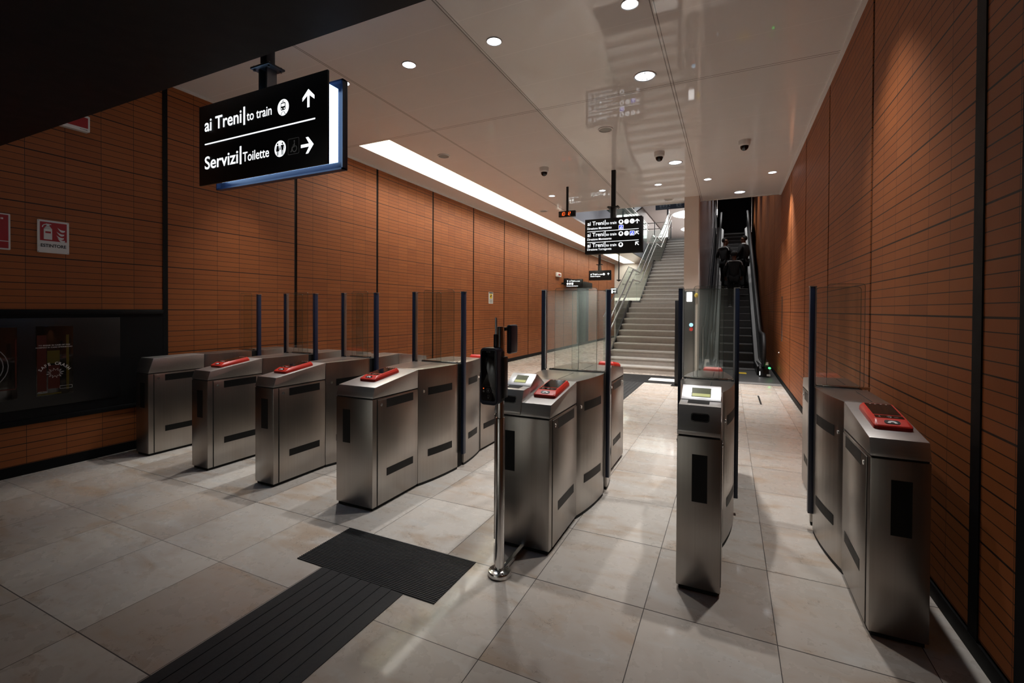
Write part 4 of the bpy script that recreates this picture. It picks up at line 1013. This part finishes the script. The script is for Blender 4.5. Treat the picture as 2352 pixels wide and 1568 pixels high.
# ------------------------------------------------------------------ stairs
RI, TR_ = .1525, .31
SX0, SX1 = -2.67, -.905
def nose(k):
    return (10.84+TR_*(k-1) if k <= 11 else 15.60+TR_*(k-12) if k <= 22 else 20.36+TR_*(k-23)), k*RI
t = thing('staircase', 'wide grey stone staircase of three flights climbing beside the escalator', 'staircase', ((SX0+SX1)/2, 10.84, 0))
for ks, kend in ((1, 11), (12, 22), (23, 32)):
    y0, z0 = nose(ks); pts = [(y0+.025, (ks-1)*RI)]
    for k in range(ks, kend+1):
        y, z = nose(k); pts.append((y+.025, z-.036))
        yn = nose(k+1)[0] if k < kend else y+.35
        pts.append((yn+.025, z-.036))
    yl = pts[-1][0]
    pts += [(yl, max(0, z-.4)), (y0+.3, max(0.0, (ks-1)*RI-.15))] if ks > 1 else [(yl, 0), (y0+.025, 0)][:2]
    if ks == 1: pts = pts[:-1]
    mb = MB(); mb.prism(pts, 'x', SX0, SX1); mb.build('flight', M['stone'], t, None)
for k in range(1, 33):
    y, z = nose(k); d = TR_+.05 if k not in (11, 22, 32) else (1.70 if k != 32 else 1.25)
    mb = MB(); mb.box(SX0, SX1, y, y+d, z-.035, z, .006 if d < 1 else 0); mb.build('tread', M['stone_tread'], t, None)
for ya, yb, z in ((13.9, 15.7, 1.62), (18.6, 20.5, 3.30)):
    mb = MB(); mb.box(SX0, SX1, ya, yb, z-.25, z+.02); mb.build('landing_slab', M['stone'], t, None)
mb = MB()
for ks, kend in ((1, 11), (12, 22), (23, 32)):
    y0, z0 = nose(ks); y1, z1 = nose(kend)
    mb.prism([(y0-.10, z0-RI), (y1, z1+.06), (y1+.25, z1+.06), (y1+.25, z1-.18), (y0+.30, z0-RI-.06), (y0-.1, z0-RI-.04 if ks > 1 else 0)], 'x', SX0-.035, SX0-.003)
for ya, yb, z in ((13.9, 15.65, 1.6775), (18.65, 20.4, 3.355)): mb.box(SX0-.035, SX0-.003, ya, yb, z-.2, z+.06)
mb.build('stringer', M['steel_dark'], t, None)

t = thing('stair_railing', 'glass stair balustrade with two steel handrails stepping at each landing', 'railing', (SX0-.02, 10.84, 0))
S_ = .492
gt = [(10.80, 1.29), (13.74, 2.715), (15.05, 2.725), (18.42, 4.385), (19.76, 4.40), (23.2, 6.06)]
gb = [(10.80, .05), (13.98, 1.69), (15.50, 1.69), (18.75, 3.365), (20.28, 3.365), (23.2, 4.80)]
def lerp(P, y):
    for (a, b), (c, d) in zip(P, P[1:]):
        if a <= y <= c: return b+(d-b)*(y-a)/(c-a)
    return P[-1][1]
cuts = [10.80, 12.27, 13.74, 15.05, 16.73, 18.42, 19.76, 21.5, 23.2]
for a, b in zip(cuts, cuts[1:]):
    ys = sorted({a+.006, b-.006}|{q for q, _ in gb if a+.01 < q < b-.01})
    mb = MB(); mb.prism([(y, lerp(gb, y)) for y in ys]+[(y, lerp(gt, y)) for y in (b-.006, a+.006)], 'x', SX0-.030, SX0-.018)
    g = mb.build('glass_panel', M['glass_stair'], t, None)
mb = MB(); mb.tube([(SX0-.024, y, z+.008) for y, z in gt], .011, 6); mb.build('top_edge', M['steel_bright'], t)
for pts in ([(10.75, 1.17), (13.73, 2.636), (15.0, 2.636), (18.34, 4.283), (19.70, 4.286), (23.25, 6.03)],
            [(10.75, .90), (13.75, 2.344), (15.0, 2.344), (18.35, 3.998), (19.71, 4.03), (23.25, 5.77)]):
    mb = MB(); mb.tube([(-2.56, y, z) for y, z in pts], .021, 12); h = mb.build('handrail', M['steel_bright'], t)
    for y in (11.4, 12.9, 13.85, 14.85, 16.0, 17.5, 18.5, 19.55, 20.6, 22.0):
        z = lerp(pts, y)
        mb = MB(); mb.tube([(SX0-.015, y, z-.06), (-2.58, y, z-.06), (-2.56, y, z-.02)], .008, 6); mb.lathe([(.022, 0), (.022, .01), (0, .012)], (SX0-.016, y, z-.06), up=(1, 0, 0), n=10); mb.build('bracket', M['steel_dark'], h)

t = thing('upper_balustrade', 'glass balustrade with steel rails along the edge of the upper floor', 'railing', (OPX-.05, 15.0, 4.79))
for k in range(6):
    a = 11.4+2.1*k; mb = MB(); mb.box(OPX-.06, OPX-.045, a+.01, a+2.09, 4.72, 5.78); mb.build('glass_panel', M['glass_stair'], t, None)
mb = MB(); mb.tube([(OPX+.02, 11.4, 5.72), (OPX+.02, 24.0, 5.72)], .021, 10); mb.tube([(OPX+.02, 11.4, 5.45), (OPX+.02, 24.0, 5.45)], .018, 10); mb.build('handrail', M['steel_bright'], t)
t = thing('upper_railing', 'two thin steel rails crossing at the top of the stairs', 'railing', (-3.2, 24.4, 4.88))
mb = MB()
for z in (5.62, 5.92): mb.tube([(-4.5, 24.52, z), (-2.66, 24.52, z)], .022, 10)
mb.build('rail', M['steel_bright'], t)
mb = MB()
for x in (-4.4, -3.5, -2.70): mb.box(x-.02, x+.02, 24.50, 24.54, 4.88, 5.95)
mb.build('post', M['steel_dark'], t)
mb = MB(); mb.box(-4.48, -2.72, 24.515, 24.525, 4.95, 5.55); mb.build('glass_panel', M['glass_stair'], t, None)
t = thing('notice_post', 'slim dark post with red and white notice at the top of the stairs', 'sign', (-2.62, 23.4, 4.88))
mb = MB(); mb.box(-2.76, -2.71, 23.30, 23.36, 4.88, 6.42); mb.build('post', M['navy_dark'], t)
mb = MB(); mb.box(-2.71, -2.685, 23.30, 23.65, 5.98, 6.42); b = mb.build('notice', M['white'], t)
mb = MB(); mb.box(-2.686, -2.680, 23.32, 23.63, 6.18, 6.40); mb.build('red_field', M['red'], b)
t = thing('kiosk', 'dark service kiosk with lit white top and salmon banner, seen through the stair glass', 'kiosk', (-3.7, 20.6, 0))
mb = MB(); mb.box(-4.5, -2.95, 20.2, 21.0, 0, 1.86, .01); b = mb.build('counter', M['steel_dark'], t)
mb = MB(); mb.box(-4.55, -2.92, 20.15, 21.0, 1.86, 1.98, .005); mb.build('light_strip', emis('kiosk_light', (1, .93, .80), .75), t)
mb = MB(); mb.box(-3.9, -3.0, 20.188, 20.199, 1.05, 1.72); p = mb.build('banner', mat('salmon_print', (.42, .13, .085), .6), t)
P = plane_y(20.185); mb = MB(); put_text(mb, 'COT', P, -3.40, -3.04, 1.52, .13, .02); mb.build('lettering', M['white_print'], p, None)

# upper hall lights
def round_light(x, y, r, label):
    t = thing('round_light', label, 'ceiling light', (x, y, 7.3), 'large round lights of the upper hall')
    mb = MB(); mb.lathe([(0, -.02), (r, -.02), (r, 0)], (x, y, 7.298), n=48); mb.build('diffuser', emis('round_diffuser', (1, .99, .97), 5.0), t)
    mb = MB(); mb.lathe([(r, 0), (r+.02, -.025), (r+.05, 0)], (x, y, 7.298), n=48); mb.build('rim', M['white'], t)
round_light(-1.80, 29.9, 1.40, 'large glowing round light in the upper hall ceiling, the bigger one')
round_light(-1.90, 35.4, 1.30, 'large glowing round light deeper in the upper hall, the smaller looking one')
mb = MB(); mb.box(-6.4, -4.64, 30.0, 30.1, 6.0, 7.28); w = struct('window_1', mb, emis('daylight_pane', (.88, .95, 1.0), 2.5))

# ------------------------------------------------------------------ escalator
ES, EY, EZ = .49, 12.9, .15
def ez(y): return EZ+ES*(y-EY)
YTOP = 22.55
EX0, EX1 = -.247, .570
t = thing('escalator', 'dark escalator with steel balustrades carrying three people upward', 'escalator', ((EX0+EX1)/2, 12.9, 0))
mb = MB(); mb.box(-.56, .935, 10.44, 13.0, .001, .012); mb.build('floor_plate', M['plate'], t)
mb = MB(); mb.box(-.56, .935, 10.18, 10.44, .001, .009); mb.build('threshold', mat('threshold', (.20, .195, .19), .5), t)
mb = MB(); mb.box(EX0, EX1, 12.42, 12.78, .012, .03, .004); c = mb.build('comb_plate', mat('comb_metal', (.30, .30, .30), .35, metal=.8), t)
mb = MB(); mb.box(.13, .37, 11.72, 11.98, .0122, .014); mb.build('yellow_label', M['yellow'], t)
k = 0
while True:
    y = EY+.415*k; z = EZ+.203*k
    if z > 4.86: break
    mb = MB(); mb.box(EX0+.004, EX1-.004, y+.004, y+.43, z-.26, z); s = mb.build('step', M['step'], t, None)
    mb = MB(); mb.box(EX0+.006, EX1-.006, y, y+.026, z-.022, z+.0015, .002); mb.build('nosing', M['step_edge'], s, None)
    k += 1
mb = MB(); mb.box(-.56, .93, 22.6, 25.1, 4.70, 4.88); mb.build('top_plate', M['plate'], t)
def profile(h0, h1, ya=11.6, yb=24.6):
    """band between two heights above the nosing line, level at both ends"""
    yk0 = EY-(EZ-.10)/ES; ytop = EY+(4.88-EZ)/ES
    lo = [(ya, .05+h0), (yk0, .05+h0), (ytop, 4.88+h0), (yb, 4.88+h0)]
    hi = [(ya, .05+h1), (yk0, .05+h1), (ytop, 4.88+h1), (yb, 4.88+h1)]
    return lo+hi[::-1]
for side in (1, -1):
    xi = EX1 if side > 0 else EX0
    def X(d): return xi+side*d
    def slab(nm, d0, d1, h0, h1, m, ya=11.6, par=None):
        mb = MB(); mb.prism(profile(h0, h1, ya), 'x', min(X(d0), X(d1)), max(X(d0), X(d1))); return mb.build(nm, m, par or t, 30)
    slab('skirt', .0, .012, -.30, .16, M['black'])
    # wide sloping inner deck
    pr = profile(.155, .17)
    mb = MB(); n = 4
    lo = pr[:4]
    vs = [(X(.006), y, z) for y, z in lo]+[(X(.085), y, z+.075) for y, z in lo]+[(X(.085), y, z+.06) for y, z in lo]+[(X(.006), y, z-.01) for y, z in lo]
    fs = []
    for i in range(3):
        for r in range(4):
            a, b = r*4+i, ((r+1) % 4)*4+i; fs.append((a, a+1, b+1, b))
    fs += [(0, 4, 8, 12), (3, 15, 11, 7)]
    mb.mesh(vs, fs); bmesh.ops.recalc_face_normals(mb.bm, faces=mb.bm.faces[:]); mb.build('inner_deck', M['deck'], t, 30)
    slab('deck_moulding', .095, .125, .235, .262, M['steel_bright'], 11.5)
    g = slab('balustrade_panel', .100, .118, .26, .86, M['black'] if side > 0 else M['screen'], 11.5)
    slab('outer_cladding', .135, .22 if side > 0 else .26, -.45, .27, M['clad'], 11.55)
    # handrail loop with rounded newel
    xm = X(.110); yk0 = EY-(EZ-.10)/ES; ytop = EY+(4.88-EZ)/ES
    c_y, c_z, r = 11.52, .58, .36
    pts = [(xm, 12.2, .22)]+[(xm, c_y-r*math.sin(a), c_z-r*math.cos(a)) for a in [PI*i/12 for i in range(13)]]
    pts += [(xm, yk0-.25, .94), (xm, yk0+.05, 1.0), (xm, yk0+.5, 1.20), (xm, ytop, 4.88+.92), (xm, 24.6, 4.88+.92)]
    mb = MB(); mb.tube(pts, .040, 10, ry=.030); mb.build('handrail', M['rubber'], t)
    mb = MB(); mb.prism([(c_y+.6, .24), (c_y, .24)]+[(c_y-(r-.03)*math.sin(a), c_z-(r-.03)*math.cos(a)) for a in [PI*i/10 for i in range(11)]]+[(c_y+.6, .92), (c_y+.9, .95), (c_y+.9, .30)], 'x', min(X(.098), X(.122)), max(X(.098), X(.122))); mb.build('newel_panel', M['black'], t)
    mb = MB(); mb.prism([(11.35, .0), (12.6, .0), (12.6, .24), (11.6, .27), (11.38, .20)], 'x', min(X(.03), X(.22)), max(X(.03), X(.22)), .01); nb = mb.build('newel_base', M['black'], t)
    mb = MB(); mb.box(min(X(.038), X(.05)), max(X(.038), X(.05)), 11.335, 11.352, .05, .13); mb.build('entry_light', M['whiteled'], nb)
    if side > 0:
        mb = MB(); mb.sphere((.80, 11.40, .205), .028, (1, 1, .8)); mb.build('green_lamp', M['greenled'], nb)
        mb = MB(); mb.box(.745, .815, 11.34, 11.355, .035, .075); mb.build('label', M['white_print'], nb)
mb = MB(); mb.prism(profile(.18, 1.0, 11.9), 'x', -.575, -.555); mb.build('side_panel', M['clad'], t, 30)

# ------------------------------------------------------------------ people on the escalator
def skin_mesh(name, nodes, edges, m, parent, sub=2, root=0):
    me = bpy.data.meshes.new(name); bm = bmesh.new(); lay = bm.verts.layers.skin.verify()
    vs = []
    for i, (p, r) in enumerate(nodes):
        v = bm.verts.new(p); rr = r if isinstance(r, tuple) else (r, r); v[lay].radius = rr; v[lay].use_root = (i == root); vs.append(v)
    for a, b in edges: bm.edges.new((vs[a], vs[b]))
    bm.to_mesh(me); bm.free()
    o = bpy.data.objects.new(name, me); COL.objects.link(o)
    md = o.modifiers.new('skin', 'SKIN'); md.use_smooth_shade = True
    ms = o.modifiers.new('sub', 'SUBSURF'); ms.levels = sub; ms.render_levels = sub
    dg = bpy.context.evaluated_depsgraph_get(); dg.update()
    me2 = bpy.data.meshes.new_from_object(o.evaluated_get(dg)); me2.name = name
    o.modifiers.clear(); o.data = me2; bpy.data.meshes.remove(me)
    me2.materials.clear(); me2.materials.append(m); me2.polygons.foreach_set('use_smooth', [True]*len(me2.polygons))
    o.parent = parent; return o
def person(label, loc, rz, h, top_m, leg_m, arms, head_yaw=0, grey=False, stripe=True, collar=False, glasses=False, lift=(0, 0)):
    """local frame: facing +y, x to the figure's own right... arms = dict(R=[elbow, wrist], L=[...])"""
    t = thing('person', label, 'person', loc, None); t.rotation_euler = (0, 0, rz)
    s = h/1.75
    def V(x, y, z): return (x*s, y*s, z*s)
    nodes = []; edges = []
    def add(p, r, par=None):
        nodes.append((V(*p), tuple(q*s for q in r) if isinstance(r, tuple) else r*s)); i = len(nodes)-1
        if par is not None: edges.append((par, i))
        return i
    pel = add((0, 0, .93), .125); wa = add((0, .01, 1.08), .115, pel); ch = add((0, .0, 1.28), .13, wa); nb = add((0, -.01, 1.44), .075, ch)
    nk = add((0, .01, 1.50), .055, nb); cy, sy = math.sin(-head_yaw), math.cos(head_yaw)
    hb = add((.02*cy, .02*sy, 1.575), .072, nk); hm = add((.01*cy, .01*sy, 1.655), .086, hb); ht = add((0, 0, 1.715), .062, hm)
    ns = add((.105*cy, .105*sy, 1.630), .014, hb)
    fdir = (cy, sy); sd = (sy, -cy)
    for q in (-1, 1): add((q*.085*sd[0], q*.085*sd[1], 1.640), .016, hm)
    ends = {}
    for k, q in (('R', 1), ('L', -1)):
        shd = add((q*.165, -.005, 1.405), .062, ch); el, wr = arms[k]
        e = add(el, .043, shd); w = add(wr, .030, e)
        d = Vector(wr)-Vector(el); d.normalize(); u = d.cross(Vector((0, 0, 1)));
        u = u.normalized() if u.length > .1 else Vector((0, 1, 0)); w0 = Vector(wr)
        pm = add(tuple(w0+d*.055), .030, w)
        for j, (o, L) in enumerate(((-.026, .075), (-.009, .088), (.009, .083), (.026, .066))):
            f1 = add(tuple(w0+d*.095+u*o), .010, pm); add(tuple(w0+d*(.095+L*.5)+u*o*1.1-Vector((0, 0, .008))), .009, f1)
        add(tuple(w0+d*.07+u*(-.05)), .010, pm)
        ends[k] = (Vector((q*.165, -.005, 1.405)), Vector(el), w0)
    legs = {}
    for k, q in (('R', 1), ('L', -1)):
        l = lift[0 if k == 'R' else 1]
        hp = add((q*.095, 0, .88), .092, pel); kn = add((q*.10, .03+l*.25, .50+l*.5), .058, hp); an = add((q*.10, -.02+l*.4, .09+l), .040, kn)
        add((q*.105, .12+l*.4, .045+l), .032, an)
        legs[k] = ((q*.095, 0, .88), (q*.10, .03+l*.25, .50+l*.5), (q*.10, -.02+l*.4, .09+l))
    skin_mesh('body', nodes, edges, M['skin'], t)
    # jacket
    J = []; E_ = []
    def aj(p, r, par=None):
        J.append((V(*p), r*s)); i = len(J)-1
        if par is not None: E_.append((par, i))
        return i
    a0 = aj((0, 0, .86), .155); a1 = aj((0, .01, 1.08), .150, a0); a2 = aj((0, 0, 1.28), .160, a1); a3 = aj((0, -.005, 1.43), .095, a2)
    for k, q in (('R', 1), ('L', -1)):
        b0 = aj((q*.17, -.005, 1.395), .085, a2); b1 = aj(tuple(ends[k][1]), .062, b0); aj(tuple(ends[k][1].lerp(ends[k][2], .93)), .046, b1)
    jk = skin_mesh('jacket', J, E_, top_m, t)
    T_ = []; E2 = []
    def at_(p, r, par=None):
        T_.append((V(*p), r*s)); i = len(T_)-1
        if par is not None: E2.append((par, i))
        return i
    p0 = at_((0, 0, .90), .135)
    for k in 'RL':
        b0 = at_(legs[k][0], .108, p0); b1 = at_(legs[k][1], .078, b0); at_((legs[k][2][0], legs[k][2][1], legs[k][2][2]-.03), .066, b1)
    skin_mesh('trousers', T_, E2, leg_m, t)
    for k in 'RL':
        x, y, z = legs[k][2]; mb = MB()
        mb.prism([(x*s+(a)*s, y*s+b*s) for a, b in ((-.04, -.06), (.04, -.06), (.048, .06), (.04, .17), (0, .205), (-.04, .17), (-.048, .06))], 'z', (z-.088)*s, (z-.01)*s, .018*s, 3)
        o = mb.build('shoe', M['shoe'], None); o.parent = t
        mb = MB(); mb.prism([(x*s+a*s, y*s+b*s) for a, b in ((-.044, -.064), (.044, -.064), (.052, .06), (.044, .172), (0, .21), (-.044, .172), (-.052, .06))], 'z', (z-.0895)*s, (z-.068)*s); q_ = mb.build('sole', M['reflective'] if stripe else M['shoe'], None); q_.parent = o; q_.location = Vector(q_.location)-Vector(o.location)
    mb = MB()
    mb.sphere((-.012*cy*s, -.012*sy*s, 1.668*s), .0965*s, (1, 1.03, .98), 20)
    bmesh.ops.delete(mb.bm, geom=[v for v in mb.bm.verts if (v.co.x*cy+v.co.y*sy) > .045*s and v.co.z < 1.705*s or v.co.z < 1.59*s or (v.co.z < 1.64*s and (v.co.x*cy+v.co.y*sy) > .0*s)], context='VERTS')
    hm_ = mb.build('hair', M['hair'] if not grey else mat('greying_hair', (.035, .034, .033), .75, var=.3, scale=30, spec=0.2), None); hm_.parent = t
    mb = MB()
    for q in (-1, 1): mb.sphere(((.079*cy+q*.030*sd[0])*s, (.079*sy+q*.030*sd[1])*s, 1.652*s), .010*s, n=10)
    e = mb.build('eyes', M['blk_print'], None); e.parent = t
    mb = MB(); mb.sphere((.082*cy*s, .082*sy*s, 1.585*s), .018*s, (1.1 if abs(sy) > .7 else .5, .5 if abs(sy) > .7 else 1.1, .3), 10); e = mb.build('mouth', M['red_paint'], None); e.parent = t
    if glasses:
        mb = MB()
        for q in (-1, 1):
            c = Vector(((.094*cy+q*.033*sd[0])*s, (.094*sy+q*.033*sd[1])*s, 1.652*s)); ring = [c+Vector((sd[0], sd[1], 0))*.024*s*math.cos(a)+Vector((0, 0, .02*s*math.sin(a))) for a in [2*PI*i/12 for i in range(13)]]
            mb.tube(ring, .003*s, 5)
            mb.tube([c+Vector((sd[0], sd[1], 0))*q*.024*s, c+Vector((sd[0]*q*.03-cy*.09, sd[1]*q*.03-sy*.09, 0))*s], .003*s, 5)
        o = mb.build('glasses', M['black'], None); o.parent = t
    if stripe:
        # pale reflective piping over the shoulders
        mb = MB(); mb.tube([V(*p) for p in ((-.235, -.075, 1.30), (-.215, -.095, 1.38), (-.15, -.105, 1.425), (0, -.118, 1.43), (.15, -.105, 1.425), (.215, -.095, 1.38), (.235, -.075, 1.30))], .011*s, 6)
        o = mb.build('reflective_stripe', M['reflective'], None); o.parent = jk
    if collar:
        mb = MB(); mb.lathe([(.078*s, 0), (.070*s, .035*s), (.066*s, .03*s)], V(0, 0, 1.475)); o = mb.build('shirt_collar', M['white'], None); o.parent = jk
        mb = MB(); w0 = ends['L'][2]; mb.sphere(V(w0.x, w0.y, w0.z), .042*s, (1, 1, .7), 10); o = mb.build('shirt_cuff', M['white'], None); o.parent = jk
    return t
person('person seen from behind in dark jacket with pale piping, lowest on the escalator', (.12, 16.02, 1.574), 0.0, 1.74, M['cloth'], M['cloth2'],
       dict(R=((.27, .02, 1.12), (.23, .17, .95)), L=((-.27, .03, 1.13), (-.24, .16, .95))), grey=True)
person('person in dark jacket with pale piping and glasses, hand on the handrail, looking back', (-.15, 17.27, 2.183), -0.75, 1.73, M['cloth'], M['cloth2'],
       dict(R=((.25, .10, 1.13), (.18, .27, 1.02)), L=((-.33, -.02, 1.16), (-.42, .14, 1.02))), head_yaw=-1.0, glasses=True)
person('person in black suit and white shirt collar, bearded, facing sideways to the others', (.42, 17.26, 2.183), 1.05, 1.77, M['suit'], M['cloth2'],
       dict(R=((.25, -.02, 1.13), (.20, .16, 1.0)), L=((-.25, .05, 1.13), (-.12, .25, 1.02))), head_yaw=0.6, stripe=False, collar=True, glasses=True)

# ------------------------------------------------------------------ light
def area(name, loc, rot, sx, sy, watts, col):
    L = bpy.data.lights.new(name, 'AREA'); L.shape = 'RECTANGLE'; L.size = sx; L.size_y = sy; L.energy = watts; L.color = col
    o = bpy.data.objects.new(name, L); COL.objects.link(o); o.location = loc; o.rotation_euler = rot; return o
area('upper_hall_daylight', (-9.0, 17.0, 6.9), (0, math.radians(-62), 0), 3.0, 10.0, 420, (.78, .88, 1.0))
for y_ in (13.0, 16.2, 19.4, 22.4):  # spots added above the escalator to brighten it, no fixtures there
    L = bpy.data.lights.new('escalator_fill', 'SPOT'); L.energy = 330; L.spot_size = math.radians(80); L.spot_blend = .9; L.shadow_soft_size = .10; L.color = (1, .98, .96)
    o = bpy.data.objects.new('escalator_fill', L); COL.objects.link(o); o.location = (0.12, y_, 7.2)
for y_, e_ in ((13.0, 360), (15.8, 360), (18.6, 330), (21.4, 180)):  # unseen spots added over the flights to brighten the stairs
    L = bpy.data.lights.new('stairwell_fill', 'SPOT'); L.energy = e_; L.spot_size = math.radians(85); L.spot_blend = .9; L.shadow_soft_size = .12; L.color = (1, .975, .95)
    o = bpy.data.objects.new('stairwell_fill', L); COL.objects.link(o); o.location = (-1.9, y_, 7.2)
area('upper_hall_lamps', (-3.0, 33.0, 7.2), (0, 0, 0), 6.0, 10.0, 500, (1.0, .97, .94))
W = bpy.data.worlds.new('world'); SC.world = W; W.use_nodes = True
W.node_tree.nodes['Background'].inputs[0].default_value = (.02, .022, .03, 1); W.node_tree.nodes['Background'].inputs[1].default_value = 0.3

for loc_, w_ in (((-5.2, -4.3, 2.72), 150), ((-3.4, -4.3, 2.72), 150), ((-1.4, -4.3, 2.72), 60)):
    L = bpy.data.lights.new('rear_hall_beam', 'SPOT'); L.energy = w_; L.spot_size = math.radians(120); L.spot_blend = .8; L.shadow_soft_size = .06; L.color = (.97, 1.0, .97)
    o = bpy.data.objects.new('rear_hall_beam', L); COL.objects.link(o); o.location = loc_

# ------------------------------------------------------------------ camera
cam = bpy.data.cameras.new('camera'); co = bpy.data.objects.new('camera', cam); COL.objects.link(co); SC.camera = co
F, CX, CY = 1057.0, 1176.0, 722.0
def pv(p): return Vector(((p[0]-CX)/F, -(p[1]-CY)/F, -1.0))
vy = pv((1675.0, 713.0)).normalized(); vx = -pv((-1055.0, 699.0)); vx = (vx-vy*vx.dot(vy)).normalized(); vz = vx.cross(vy)
Rm = Matrix((vx, vy, vz))      # camera axes -> world axes
co.matrix_world = Matrix.Translation((0, 0, 1.45)) @ Rm.to_4x4()
cam.sensor_fit = 'HORIZONTAL'; cam.sensor_width = 36.0; cam.lens = F/2352*36.0
cam.shift_x = 0.0; cam.shift_y = -(784-CY)/2352.0
cam.clip_start = 0.05; cam.clip_end = 200

SC.view_settings.view_transform = 'Standard'; SC.view_settings.look = 'None'
SC.view_settings.gamma = 1.0; SC.view_settings.use_curve_mapping = False
SC.view_settings.exposure = 0.22
SC.cycles.use_denoising = True
SC.cycles.max_bounces = 10; SC.cycles.diffuse_bounces = 5; SC.cycles.glossy_bounces = 5; SC.cycles.transparent_max_bounces = 24
SC.cycles.sample_clamp_indirect = 6.0; SC.cycles.caustics_reflective = False; SC.cycles.caustics_refractive = False
SC.cycles.blur_glossy = 0.5
